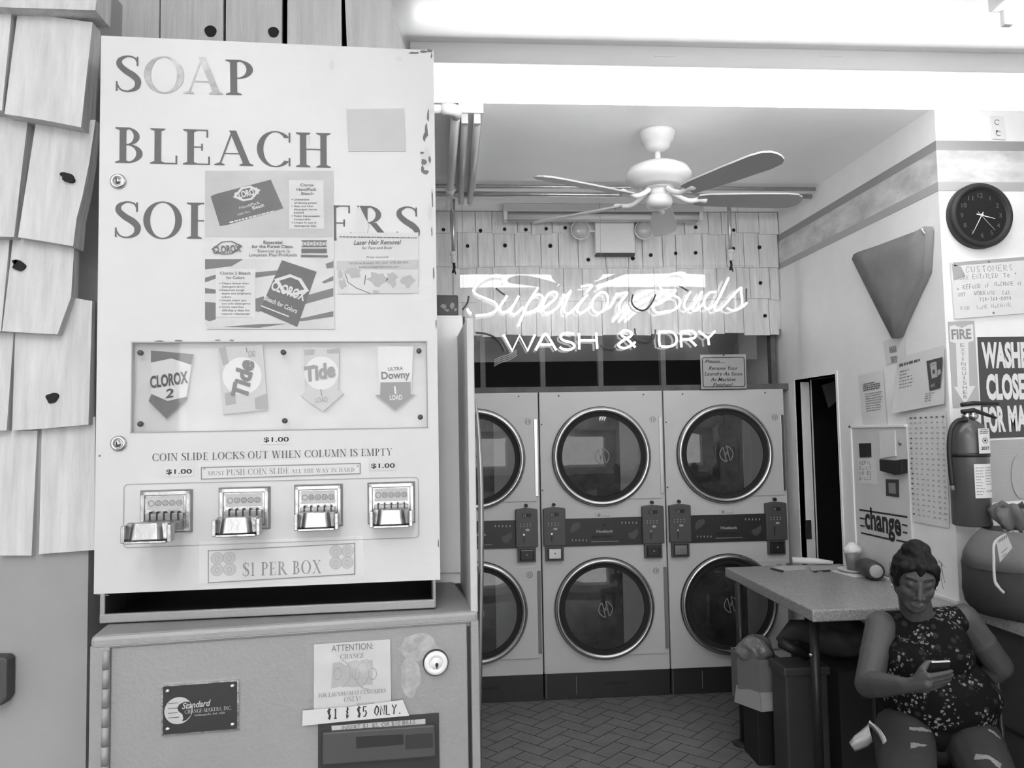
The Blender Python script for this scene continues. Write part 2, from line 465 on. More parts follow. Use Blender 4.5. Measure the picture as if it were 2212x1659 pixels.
def textlines(mb, fr, a0, a1, b_top, b_bot, n, d, h, fill=(.5, .95), seed=1):
    """rows of small grey print too fine to read in the photograph"""
    rr = random.Random(seed)
    for i in range(n):
        b = b_top + (b_bot - b_top) * (i + .5) / n
        x = a0; end = a0 + (a1 - a0) * rr.uniform(*fill)
        while x < end:
            w = min(rr.uniform(.8, 3.2) * h, end - x)
            mb.add([fr.P(x, b - h / 2, d), fr.P(x + w, b - h / 2, d), fr.P(x + w, b + h / 2, d), fr.P(x, b + h / 2, d)], [(0, 1, 2, 3)])
            x += w + h * .6
    return mb
def smoothpts(pts, n=5, closed=False):
    P = [V(p) for p in pts]; m = len(P); L = []
    for i in range(m if closed else m - 1):
        if closed: p0, p1, p2, p3 = P[i - 1], P[i], P[(i + 1) % m], P[(i + 2) % m]
        else: p0, p1, p2, p3 = P[max(i - 1, 0)], P[i], P[i + 1], P[min(i + 2, m - 1)]
        for k in range(n):
            t = k / n
            L.append(0.5 * ((2 * p1) + (p2 - p0) * t + (2 * p0 - 5 * p1 + 4 * p2 - p3) * t * t + (3 * p1 - p0 - 3 * p2 + p3) * t ** 3))
    if not closed: L.append(P[-1])
    return L
def rrect(a0, a1, b0, b1, r, n=5):
    out = []
    for cx, cy, s in ((a1 - r, b1 - r, 0), (a0 + r, b1 - r, 90), (a0 + r, b0 + r, 180), (a1 - r, b0 + r, 270)):
        for i in range(n + 1):
            t = math.radians(s + 90 * i / n); out.append((cx + r * math.cos(t), cy + r * math.sin(t)))
    return out
# ================================================================ materials
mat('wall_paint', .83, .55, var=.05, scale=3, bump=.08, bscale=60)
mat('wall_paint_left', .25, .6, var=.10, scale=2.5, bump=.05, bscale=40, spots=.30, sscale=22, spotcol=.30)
mat('ceiling_paint', .92, .30, var=.04, scale=2, bump=.03, bscale=12)
mat('cream_metal', .74, .38, var=.05, scale=4, bump=.06, bscale=120)
mat('panel_white', .455, .42, var=.04, scale=5, spots=.27, sscale=28, spotcol=.45)
mat('cabinet_grey', .23, .42, var=.05, scale=6, bump=.12, bscale=150)
mat('shingle', .44, .8, var=.16, scale=9, stretch=(6, 6, .5), bump=.35, bscale=14)
mat('shingle_dark', .42, .8, var=.12, scale=9, stretch=(6, 6, .5), bump=.3, bscale=14)
mat('shingle_back', .66, .75, var=.16, scale=7, stretch=(5, 5, .5), bump=.35, bscale=12)
mat('hole', .008, .9)
mat('black', .012, .5)
mat('black_matte', .02, .9)
mat('dark_metal', .03, .4, .3)
mat('dark_grey', .045, .55)
mat('mid_grey', .2, .55)
mat('chrome', .72, .16, 1.0, bump=.05, bscale=60)
mat('steel', .5, .3, 1.0)
mat('galvanised', .55, .35, .85, var=.12, scale=20)
mat('white_paint', .70, .4)
mat('white_metal', .62, .35)
mat('paper', .46, .7, var=.03, scale=12)
mat('paper_white', .70, .7, var=.03, scale=12)
mat('paper_grey', .38, .7, var=.04, scale=12)
mat('ink', .02, .7)
mat('ink_mid', .11, .7)
mat('ink_soft', .26, .7)
mat('ink_pale', .42, .7)
mat('letter', .075, .6, spots=.30, sscale=26, spotcol=.45)
mat('letter_worn', .33, .6, var=.35, scale=30)
mat('dryer_white', .57, .45, var=.03, scale=5)
mat('dryer_dark', .022, .4)
mat('pod_grey', .075, .45, var=.05, scale=20)
mat('grout', .05, .9)
mat('terrazzo', .30, .35, var=.5, scale=120, stretch=(1, 1, 1))
mat('wood_stud', .11, .8, var=.2, scale=12)
mat('canvas', .22, .9, var=.12, scale=8, bump=.3, bscale=10)
mat('tube_lit', .9, .5, emit=TUBE_STRENGTH)
mat('tube_lit_old', .9, .5, emit=TUBE_STRENGTH * .30)
mat('diffuser_lit', .9, .5, emit=TUBE_STRENGTH * .31)
mat('tube_lit_mid', .9, .5, emit=TUBE_STRENGTH * .38)
mat('lens_glass', .45, .12)
mat('slide_chrome', .34, .28, 1.0, bump=.18, bscale=50)
mat('slide_steel', .22, .38, 1.0, bump=.15, bscale=60)
mat('cheek_grey', .40, .45)
mat('edge_steel', .30, .3, 1.0)
mat('tube_off', .55, .25)
mat('neon_lit', .9, .5, emit=NEON_STRENGTH)
mat('neon_off', .05, .3)
mat('red_paint', .075, .3)
mat('tape', .50, .25)
glass('clear_pane', .98, .04, .03)
glass('acrylic', .94, .065, .012, haze=.06)
glass('dryer_glass', .5, .06, .03)
glass('tape_film', .985, .035, .10, haze=.05)
# floor tile: value changes a little from tile to tile
m = mat('floor_tile', .175, .42, var=.18, scale=5)

X_W, Y_P, Z_C = 2.24, 3.417, 3.155       # right wall plane, pillar face, ceiling
# ================================================================ shell
struct('ceiling', MB().box(-1.7, 3.7, -3.1, 6.1, Z_C, Z_C + .1), MATS['ceiling_paint'])
fl = struct('floor', MB().box(-1.7, 3.7, -3.1, 6.1, -.12, -.004), MATS['grout'])
tb = MB(); LT, WT, GP = .20, .10, .005
c45, s45 = math.cos(math.radians(45)), math.sin(math.radians(45))
for i in range(-30, 31):
    for j in range(-30, 31):
        k = (i - j) % 4                 # herringbone: two cells wide, or two cells tall
        if k == 0: w, h = LT, WT
        elif k == 3: w, h = WT, LT
        else: continue
        u, v = i * WT, j * WT
        cx, cy = u + w / 2, v + h / 2
        if not (-1.5 < .8 + cx * c45 - cy * s45 < 3.5 and .8 < 3.2 + cx * s45 + cy * c45 < 5.9): continue
        g = GP / 2
        tb.add([(.8 + a * c45 - b * s45, 3.2 + a * s45 + b * c45, 0) for (a, b) in ((u + g, v + g), (u + w - g, v + g), (u + w - g, v + h - g), (u + g, v + h - g))], [(0, 1, 2, 3)])
tb.build('tile', MATS['floor_tile'], fl)

wl = MB().box(-1.7, -1.6, -3.1, 6.1, 0, Z_C)
struct('wall_left', wl, MATS['wall_paint'])
# back wall: dark recess over the dryers, shingled face above it
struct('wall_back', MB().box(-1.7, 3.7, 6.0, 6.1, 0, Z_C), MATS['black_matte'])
wf = MB().box(-1.7, 3.7, -3.1, -3.0, 0, .5).box(-1.7, 3.7, -3.1, -3.0, 2.7, Z_C).box(-1.7, -1.4, -3.1, -3.0, .5, 2.7).box(2.8, 3.7, -3.1, -3.0, .5, 2.7)
struct('wall_front', wf, MATS['wall_paint'])
w1 = struct('window_1', MB().box(-1.4, 2.8, -3.06, -3.05, .5, 2.7), MATS['clear_pane'])
struct('wall_right', MB().box(3.6, 3.7, -3.1, 6.1, 0, Z_C), MATS['wall_paint'])
# right-hand wall with a doorway, and the pillar face that looks at the camera
D0, D1, DH = 4.455, 5.008, 2.0
pw = MB()
pw.box(X_W, X_W + .1, Y_P, D0, 0, Z_C).box(X_W, X_W + .1, D1, 6.0, 0, Z_C).box(X_W, X_W + .1, D0, D1, DH, Z_C)
pw.box(X_W + .1, 3.6, Y_P, Y_P + .1, 0, Z_C)
wr = struct('wall_corner', pw, MATS['wall_paint'])
# painted / papered border bands round the corner
FR_R = Fr((X_W, 0, 0), (0, -1, 0), (0, 0, 1), (-1, 0, 0))      # right wall, a = -y
FR_P = Fr((0, Y_P, 0), (1, 0, 0), (0, 0, 1), (0, -1, 0))       # pillar face
mat('band_dark', .30, .6); mat('band_light', .40, .6)
mat('marble_paper', .58, .6, var=.28, scale=5, stretch=(1, 1, 2.2))
zt = [FR_P.px(2024, v)[1] for v in (304, 325, 393, 412)]
for nm, z0, z1, mm in (('trim_1', zt[1], zt[0], 'band_dark'), ('trim_2', zt[2], zt[1], 'marble_paper'), ('trim_3', zt[3], zt[2], 'band_light')):
    b = MB().rect(FR_R, -5.19, -Y_P, z0, z1, 0, .003).rect(FR_P, X_W - .003, 3.59, z0, z1, 0, .003)
    struct(nm, b, MATS[mm])
# door casing and the edge of a door standing open inside
dc = MB()
dc.box(X_W - .006, X_W + .11, D0 - .02, D0, 0, DH + .02).box(X_W - .006, X_W + .11, D1, D1 + .02, 0, DH + .02).box(X_W - .006, X_W + .11, D0, D1, DH, DH + .02)
struct('trim_4', dc, MATS['wall_paint'])
e0 = at(1736, 1010, y=4.99); e1 = at(1755, 1010, y=4.99)
dv = V((e0.x + .02, 4.99, 0)).normalized(); dn = V((dv.y, -dv.x, 0)); p = V((e0.x, 4.99, 0)); wd = (e1.x - e0.x)
dl = MB(); q = [p, p + V((wd, 0, 0)), p + V((wd, 0, 0)) + dv * .8, p + dv * .8]
dl.hexa([(v.x, v.y, .01) for v in q] + [(v.x, v.y, 1.985) for v in q])
dr = struct('door_1', dl, MATS['wall_paint'])
MB().box(p.x - .006, p.x + .03, 4.978, 4.99, .98, 1.10).build('latch_plate', MATS['steel'], dr)
# the dark store room behind the doorway
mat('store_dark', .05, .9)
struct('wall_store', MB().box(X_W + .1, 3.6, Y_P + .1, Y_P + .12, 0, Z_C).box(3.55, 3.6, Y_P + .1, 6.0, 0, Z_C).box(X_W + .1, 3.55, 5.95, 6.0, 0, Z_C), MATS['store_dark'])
# white cloth hung up inside the store room
rg = MB(); f = Fr((0, 5.35, 0), (1, 0, 0), (0, 0, 1), (0, -1, 0))
rg.quadpx(f, [(1777, 832), (1802, 824), (1806, 868), (1792, 880), (1786, 862)], 0, .02)
tag(rg.build('hanging_cloth', MATS['paper_grey']), 'scrap of pale cloth hung up inside the dark doorway', 'cloth')

# ================================================================ shingled wall on the left
YL = 1.52
FR_L = Fr((0, YL, 0), (1, 0, 0), (0, 0, 1), (0, -1, 0))
xr = FR_L.px(187, 1500)[0]; xr2 = FR_L.px(203, 300)[0]
zlow = FR_L.px(100, 1205)[1]
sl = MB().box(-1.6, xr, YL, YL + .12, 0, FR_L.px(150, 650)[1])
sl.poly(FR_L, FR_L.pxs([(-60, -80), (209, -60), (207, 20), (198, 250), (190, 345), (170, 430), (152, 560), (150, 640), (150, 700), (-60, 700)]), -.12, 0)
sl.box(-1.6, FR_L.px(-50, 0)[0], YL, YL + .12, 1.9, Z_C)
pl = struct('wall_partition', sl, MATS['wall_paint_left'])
sh = MB()
def shin(fr, pts, t0, t1, mb):
    """one tapered shingle: thin at the top edge, thick at the butt; pts go tl, tr, ..., br, bl"""
    P = fr.pxs(pts, t1); top = max(b for a, b in P); bot = min(b for a, b in P)
    n = len(P)
    fd = lambda b: t0 + (t1 - t0) * (top - b) / (top - bot)
    vs = [fr.P(a, b, 0) for a, b in P] + [fr.P(a, b, fd(b)) for a, b in P]
    mb.add(vs, [list(range(n)), list(range(n, 2 * n))] + [(i, (i + 1) % n, n + (i + 1) % n, n + i) for i in range(n)])
for pts in ([(0, 1200), (68, 1200), (76, 930), (-40, 930)], [(84, 1197), (204, 1188), (201, 900), (86, 905)]):
    shin(FR_L, pts, .006, .014, sh)
for pts in ([(-40, 932), (14, 930), (22, 700), (-40, 700)], [(26, 930), (95, 926), (191, 917), (192, 648), (150, 640), (120, 680), (26, 690)]):
    shin(FR_L, pts, .010, .024, sh)
for pts in ([(-40, 716), (2, 715), (10, 500), (-40, 500)], [(4, 715), (60, 719), (124, 722), (150, 640), (153, 500), (20, 480)]):
    shin(FR_L, pts, .016, .034, sh)
for pts in ([(-40, 510), (30, 512), (50, 230), (-40, 220)], [(38, 512), (90, 520), (158, 532), (163, 470), (174, 420), (186, 345), (196, 250), (66, 250)]):
    shin(FR_L, pts, .022, .042, sh)
for pts in ([(-40, 236), (4, 238), (18, -60), (-40, -60)], [(8, 245), (90, 258), (175, 275), (189, 36), (24, 12)]):
    shin(FR_L, pts, .034, .056, sh)
shin(FR_L, [(-40, 14), (206, 22), (210, -80), (-40, -80)], .05, .064, sh)
sh.build('shingle_courses', MATS['shingle'], pl)
kn = MB()
for u, v, r, d in ((148, 384, 11, .0375), (40, 573, 12, .0265), (113, 860, 12, .0225), (137, 377, 6, .037), (32, 566, 5, .0265)):
    for k in range(1):
        a, b = FR_L.px(u, v, d); rr = r / FPX * 1.48
        kn.poly(FR_L, [(a + rr * (1 + .22 * math.sin(3 * t + u)) * math.cos(t), b + rr * (1 + .2 * math.cos(2 * t + v)) * math.sin(t)) for t in [i * .3491 for i in range(18)]], d - .02, d + .0014)
kn.build('knot_holes', MATS['hole'], pl)
# shingles above the machine, on the next wall back
YU = 1.86
FR_U = Fr((0, YU, 0), (1, 0, 0), (0, 0, 1), (0, -1, 0))
ub = MB(); P = FR_U.pxs([(140, -60), (825, -60), (880, 118), (884, 160), (140, 160)])
ub.poly(FR_U, P, -.10, 0)
xm = FR_U.px(838, -40)[0]
ub.box(-1.6, xm, YU, YU + .1, 2.3, Z_C)
up = struct('wall_upper', ub, MATS['shingle_dark'])
us = MB()
for pts in ([(200, 155), (343, 158), (343, -60), (200, -60)], [(346, 158), (481, 160), (481, -60), (346, -60)], [(487, 160), (608, 160), (608, -60), (487, -60)],
            [(620, 160), (738, 160), (736, -60), (620, -60)], [(752, 160), (884, 165), (862, 60), (828, -60), (742, -60)]):
    shin(FR_U, pts, .010, .016, us)
us.build('shingle_courses', MATS['shingle_dark'], up)
kn = MB()
for u, v, r in ((455, 68, 12.5), (591, 70, 11.5)):
    a, b = FR_U.px(u, v, .014); rr = r / FPX * 1.85
    kn.poly(FR_U, [(a + rr * (1 + .06 * math.sin(3 * t)) * math.cos(t), b + rr * math.sin(t)) for t in [i * .3491 for i in range(18)]], .0, .0165)
kn.build('knot_holes', MATS['hole'], up)
# loose grey strip hanging in the gap beside the machine
ls = MB(); f = Fr((0, 1.66, 0), (1, 0, 0), (0, 0, 1), (0, -1, 0))
ls.grid([[f.P(*f.px(u + k * 14, v), .01 * math.sin(k * 1.7 + v * .01)) for k in range(4)] for u, v in ((192, 330), (183, 380), (176, 430), (176, 480), (184, 540), (194, 590))])
tag(ls.build('plastic_strip', MATS['mid_grey'], solid=.003), 'limp grey strip hanging in the dark gap left of the soap machine', 'strip')
# dark fitting at the left edge of the picture, on the painted wall
bx = MB(); bx.poly(FR_L, FR_L.pxs([(-40, 1420), (10, 1420), (15, 1428), (14, 1508), (2, 1526), (-40, 1526)], .03), 0, .03)
tag(bx.build('wall_box', MATS['dark_grey'], bevel=.004), 'small dark plastic box fixed to the painted wall under the shingles', 'box')

# ================================================================ shingled face over the dryers
YB = 5.2
FR_B = Fr((0, YB, 0), (1, 0, 0), (0, 0, 1), (0, -1, 0))
ZB = [3.155] + [FR_B.px(1300, v)[1] for v in (507, 579, 650, 724)]
bb = MB().box(-1.6, X_W, YB, YB + .05, ZB[4] + .03, Z_C)
bk = struct('wall_shingled', bb, MATS['shingle_back'])
rr = random.Random(4); bs = MB(); kh = MB()
for r in range(4):
    x = -.6 + rr.uniform(-.1, 0)
    while x < X_W - .01:
        w = rr.choice((.10, .13, .15, .17)) * rr.uniform(.9, 1.1)
        x1 = min(x + w, X_W - .012 - .02 * rr.random())
        if X_W - x1 < .05: x1 = X_W - .005 - .012 * r * .3
        if x1 - x > .02:
            lo = ZB[r + 1] + rr.uniform(-.010, .008); hi = ZB[r] + (.03 if r else -.004)
            t0, t1 = .006 + (3 - r) * .007, .018 + (3 - r) * .007
            vs = []
            for d0, d1 in ((0, 0), (t0, t1)):
                vs += [FR_B.P(x + .002, lo, d1), FR_B.P(x1 - .002, lo + rr.uniform(-.004, .004), d1), FR_B.P(x1 - .002, hi, d0), FR_B.P(x + .002, hi, d0)]
            bs.hexa(vs)
        x = x1 if x1 > x else x + w
bs.build('shingle_courses', MATS['shingle_back'], bk)
for u, v in ((958, 496), (1038, 498), (1090, 495), (1136, 496), (1180, 494), (1221, 492), (1503, 491), (1010, 531), (1091, 530), (1189, 531), (1271, 561), (1367, 558), (1406, 551), (1460, 547), (1503, 546), (1641, 534), (1643, 611), (1653, 682), (1585, 497), (1584, 537)):
    r = int((FR_B.px(u, v)[1] < ZB[1])) + int(FR_B.px(u, v)[1] < ZB[2]) + int(FR_B.px(u, v)[1] < ZB[3])
    d = .0185 + (3 - r) * .007
    a, b = FR_B.px(u, v, d); kh.disc(FR_B, a, b, .013 * (0.9 + .2 * ((u * 7) % 5) / 5), 0, d, 12)
kh.build('knot_holes', MATS['hole'], bk)
# studs and the dusty ledge in the dark slot above the dryers
st = MB()
for u, w in ((1043, 11), (1172, 11), (1297, 11), (1432, 11), (1670, 11)):
    a = at(u, 790, y=5.25); st.box(a.x - w * .0015, a.x + w * .0015, 5.24, 5.30, 1.90, ZB[4] + .05)
struct('trim_5', st, MATS['wood_stud'])
struct('trim_6', MB().box(-.3, X_W, 5.11, 5.16, 1.945, 1.985).box(-.3, X_W, 5.16, 6.0, 1.93, 1.95), MATS['wood_stud'])
# ================================================================ fluorescent fixtures
def strip_light(name, label, x0, x1, y0, y1, zt, hh, tubes, lit, along='x', group=None, rad=.019, lamp='tube_lit', wrap=0):
    t = thing(name, label, 'ceiling light', ((x0 + x1) / 2, (y0 + y1) / 2, zt), group)
    h = MB().box(x0, x1, y0, y1, zt - hh, zt)
    h.build('housing', MATS['white_metal'], t, bevel=.004)
    L0, L1 = (x0, x1) if along == 'x' else (y0, y1)
    W0, W1 = (y0, y1) if along == 'x' else (x0, x1)
    zc = zt - hh - rad - .012
    if wrap:
        # clear wraparound cover, too bright to show the tubes inside
        c = rrect(W0 + .036, W0 + .136, zt - hh - wrap, zt - hh, .014)
        n = len(c); vs = [((L, a, b) if along == 'x' else (a, L, b)) for L in (L0 + .012, L1 - .012) for a, b in c]
        MB().add(vs, [list(range(n)), list(range(n, 2 * n))] + [(i, (i + 1) % n, n + (i + 1) % n, n + i) for i in range(n)]).build('diffuser', MATS[lamp], t)
        return t
    for k in range(tubes):
        w = W0 + (W1 - W0) * (k + .5) / tubes
        P = (lambda l, dz=0: (l, w, zc + dz)) if along == 'x' else (lambda l, dz=0: (w, l, zc + dz))
        MB().tube([P(L0 + .03), P(L1 - .03)], rad, 12).build('tube', MATS[lamp if lit else 'tube_off'], t)
        for l, s in ((L0 + .015, 1), (L1 - .015, -1)):
            b = MB(); q = P(l)
            if along == 'x': b.box(l - .012, l + .012, w - rad * .9, w + rad * .9, zc - rad * 1.1, zt - hh + .002)
            else: b.box(w - rad * .9, w + rad * .9, l - .012, l + .012, zc - rad * 1.1, zt - hh + .002)
            b.build('lamp_holder', MATS['white_metal'], t, bevel=.003)
    return t
mf = strip_light('fluorescent_fixture', 'long lit fluorescent strip light crossing the ceiling above the fan', -.13, 2.44, 2.895, 3.045, Z_C, .082, 3, True, wrap=.098, lamp='diffuser_lit')
sl = MB(); f = Fr((0, 2.895, 0), (1, 0, 0), (0, 0, 1), (0, -1, 0))
for u in (1437, 1797):
    a, b = f.px(u, 118); MB().poly(f, rrect(a - .045, a + .045, b - .008, b + .008, .0079), -.001, .0015).build('knockout', MATS['white_metal'], mf)
e = at(2134, 22, z=Z_C - .06)
strip_light('fluorescent_fixture', 'lit fluorescent fixture whose lamp holders show in the top right corner', e.x, e.x + .33, e.y - 2.4, e.y, Z_C, .07, 3, True, 'y', lamp='tube_lit_old')
strip_light('fluorescent_fixture', 'lit fluorescent fixture on the ceiling over the camera', -.85, -.55, -1.6, .8, Z_C, .07, 3, True, 'y', lamp='tube_lit_mid')
strip_light('fluorescent_fixture', 'added fluorescent fill light on the ceiling behind the camera, out of view', -.24, .06, -2.7, -.2, Z_C, .07, 3, True, 'y')  # extra fixture, never in view, added to fill the room with light
bf0, bf1 = at(1087, 447, z=Z_C - .02), at(1525, 443, z=Z_C - .02)
strip_light('fluorescent_fixture', 'unlit two tube fluorescent fixture against the shingles behind the fan', bf0.x, bf1.x, 4.99, 5.095, Z_C, .05, 2, False)
lf = at(1000, 245, z=3.1)
lt = strip_light('fluorescent_fixture', 'unlit narrow fluorescent fixture seen end on beside the white pipe', .055, .165, 3.43, 4.72, Z_C, .05, 2, False, 'y', rad=.017)
MB().box(.055, .165, 3.42, 3.43, Z_C - .055, Z_C).build('end_plate', MATS['white_paint'], lt)

# ================================================================ pipes
pp = thing('ceiling_pipe', 'white elbowed conduit pipe running back along the ceiling', 'pipe', (.03, 3.33, 3.05))
pz = 3.075
A = at(985, 236, z=pz); B = at(973, 405, z=pz)
MB().tube([(-.55, A.y, pz), (A.x - .03, A.y, pz)], .019, 14).tube([(A.x, A.y + .03, pz), B], .021, 14).build('pipe', MATS['white_paint'], pp)
el = [(A.x - .06, A.y, pz)] + [(A.x - .03 + .03 * math.sin(t), A.y + .03 - .03 * math.cos(t), pz) for t in [i * .26 for i in range(7)]] + [(A.x, A.y + .06, pz)]
MB().tube(el, .026, 14).build('elbow', MATS['white_paint'], pp)
MB().tube([B, B + V((0, .05, 0))], .028, 12).tube([B + V((0, .04, 0)), B + V((0, .09, -.01))], .018, 10).build('coupling', MATS['white_paint'], pp)
st = MB(); rr = random.Random(3)
for k in range(5):
    p = B + V((rr.uniform(-.02, .01), .06, -.01)); st.tube([p, p + V((rr.uniform(-.02, .02), .01, -.06)), p + V((rr.uniform(-.03, .03), .01, rr.uniform(-.13, -.08)))], .003, 6)
st.build('frayed_wrap', MATS['ink_pale'], pp)
cp = MB(); c0 = at(936, 418, z=3.10); c1 = at(1400, 431, z=3.10)
cp.tube([V((c0.x - .3, c0.y, 3.10)), V((2.22, c0.y + .02, 3.10))], .016, 12).tube([V((c0.x - .3, c0.y - .05, 3.13)), V((2.22, c0.y - .03, 3.13))], .012, 10)
tag(cp.build('ceiling_conduit', MATS['galvanised']), 'pair of thin metal conduits running across under the ceiling behind the fan', 'conduit')
YN = 4.95
for u0, v0, u1, v1, lab in ((982, 440, 980, 555, 'thin conduit hanging down at the left end of the neon sign'), (1578, 440, 1578, 550, 'thin conduit hanging down at the right end of the neon sign')):
    a = at(u0, v0, y=YN - .03); b = at(u1, v1, y=YN - .03)
    t = thing('drop_conduit', lab, 'conduit', (b.x, b.y, Z_C), 'conduits feeding the neon sign')
    MB().tube([(b.x, b.y, Z_C), (b.x, b.y, b.z)], .013, 12).build('pipe', MATS['galvanised'], t)
    MB().lathe([(.014, .03), (.024, .03), (.024, .01), (.018, .008), (.018, -.035), (.012, -.04)], b, n=12, smooth=False).build('fitting', MATS['white_paint'], t)
    MB().tube([b + V((0, 0, -.035)), b + V((.004, 0, -.07)), b + V((-.006, 0, -.10))], .008, 8).tube([b + V((0, 0, -.06)), b + V((.012, 0, -.11))], .004, 6).build('wire', MATS['black'], t)

# ================================================================ ceiling fan
fx, fy = 1.028, 3.748
fn = thing('ceiling_fan', 'white five blade ceiling fan hanging in the middle of the ceiling', 'fan', (fx, fy, Z_C))
MB().lathe([(.07, Z_C), (.088, Z_C - .008), (.088, Z_C - .02), (.083, Z_C - .03), (.078, Z_C - .055), (.066, Z_C - .062), (.06, Z_C - .085), (.035, Z_C - .105), (.0, Z_C - .11)], (fx, fy, 0), n=36).build('canopy', MATS['white_paint'], fn)
MB().tube([(fx, fy, Z_C - .1), (fx, fy, 2.985)], .016, 14).build('down_rod', MATS['white_paint'], fn)
MB().lathe([(.02, 3.0), (.045, 2.998), (.10, 2.985), (.145, 2.962), (.160, 2.935), (.158, 2.918), (.14, 2.895), (.115, 2.88), (.11, 2.872), (.0, 2.87)], (fx, fy, 0), n=48).build('motor_housing', MATS['white_paint'], fn)
MB().lathe([(.075, 2.873), (.075, 2.862), (.06, 2.86), (.052, 2.845), (.052, 2.825)], (fx, fy, 0), n=32).build('switch_collar', MATS['white_paint'], fn)
MB().lathe([(.052, 2.832), (.062, 2.82), (.066, 2.80), (.06, 2.782), (.045, 2.77), (.02, 2.763), (0, 2.762)], (fx, fy, 0), n=32).build('light_cap', MATS['white_paint'], fn)
mat('blade', .42, .5)
for k, adeg in enumerate((1, 72, 142, 208, 298)):
    a = math.radians(adeg); c = V((math.cos(a), math.sin(a), 0)); n = V((-c.y, c.x, 0))
    pit = math.radians(13)
    wd = n * math.cos(pit) - V((0, 0, 1)) * math.sin(pit)
    o = V((fx, fy, 2.815))
    arm = MB(); path = smoothpts([V((fx, fy, 2.855)) + c * .06, V((fx, fy, 2.828)) + c * .10, o + c * .15 + V((0, 0, -.006)), o + c * .20, o + c * .24], 4)
    arm.tube(path, [.013] * (len(path) - 4) + [.015, .018, .018, .012], 10)
    arm.build('blade_arm', MATS['white_paint'], fn)
    bl = MB(); out = []
    for s, w in ((.19, .045), (.24, .055), (.45, .066), (.62, .070), (.68, .062), (.71, .040), (.72, .012)):
        out.append((s, w))
    top = []; 
    for dz in (.004, -.004):
        top.append([o + c * s + wd * w * sg + V((0, 0, dz)) for sg in (1,) for s, w in out] + [o + c * s - wd * w + V((0, 0, dz)) for s, w in reversed(out)])
    n_ = len(top[0])
    bl.add(top[0] + top[1], [list(range(n_)), list(range(n_, 2 * n_))] + [(i, (i + 1) % n_, n_ + (i + 1) % n_, n_ + i) for i in range(n_)])
    bl.build('blade', MATS['blade'], fn)

# ================================================================ emergency light
f = Fr((0, 5.15, 0), (1, 0, 0), (0, 0, 1), (0, -1, 0))
c0 = f.px(1282, 472); c1 = f.px(1369, 551)
em = thing('emergency_light', 'twin head emergency light box on the shingles under the fan', 'emergency light', f.P((c0[0] + c1[0]) / 2, c1[1], 0))
MB().rect(f, c0[0], c1[0], c1[1], c0[1] - .012, -.005, .045).build('battery_box', MATS['cream_metal'], em, bevel=.006)
MB().rect(f, c0[0] + .004, c1[0] - .004, c1[1] - .012, c1[1] + .004, -.005, .049).build('base_strip', MATS['dark_grey'], em)
for u, v in ((1255, 495), (1393, 495)):
    a, b = f.px(u, v, .09); s = 1 if u < 1300 else -1
    MB().tube([f.P(c0[0] if s > 0 else c1[0], b, .04), f.P(a + s * .03, b, .05)], .008, 8).build('bracket', MATS['white_paint'], em)
    hd = MB().lathe([(.03, 0), (.045, .02), (.062, .045), (.064, .06), (.058, .062)], f.P(a, b, .01), f.n, 24)
    ho = hd.build('lamp_head', MATS['white_paint'], em)
    MB().lathe([(.057, .058), (.05, .07), (.03, .078), (0, .081)], f.P(a, b, .014), f.n, 24).build('lens', MATS['lens_glass'], ho)

mat('photo_wire', .30, .5)
# ================================================================ neon sign
FN = Fr((0, YN, 0), (1, 0, 0), (0, 0, 1), (0, -1, 0))
q0 = FN.px(996, 783); q1 = FN.px(1630, 572)
ns = thing('neon_sign', 'lit neon sign reading Superior Suds over WASH & DRY', 'neon sign', FN.P((q0[0] + q1[0]) / 2, q0[1], 0))
pn = MB(); NX = 24
rows = []
for j in range(5):
    z = q0[1] + (q1[1] - q0[1]) * j / 4
    rows.append([FN.P(q0[0] + (q1[0] - q0[0]) * i / NX, z, .004 * math.sin(i * .42) + .0012 * math.sin(i * 1.1) - .012) for i in range(NX + 1)])
pn.grid(rows); pn.grid([rows[-1], [p + V((0, .05, .012)) for p in rows[-1]]]); pn.build('acrylic_sheet', MATS['acrylic'], ns)
def z1(pts): return [(980 + x * 350 / 2212, 560 + y * 220 / 1390) for x, y in pts]
def z2(pts): return [(1320 + x * 350 / 2212, 560 + y * 220 / 1390) for x, y in pts]
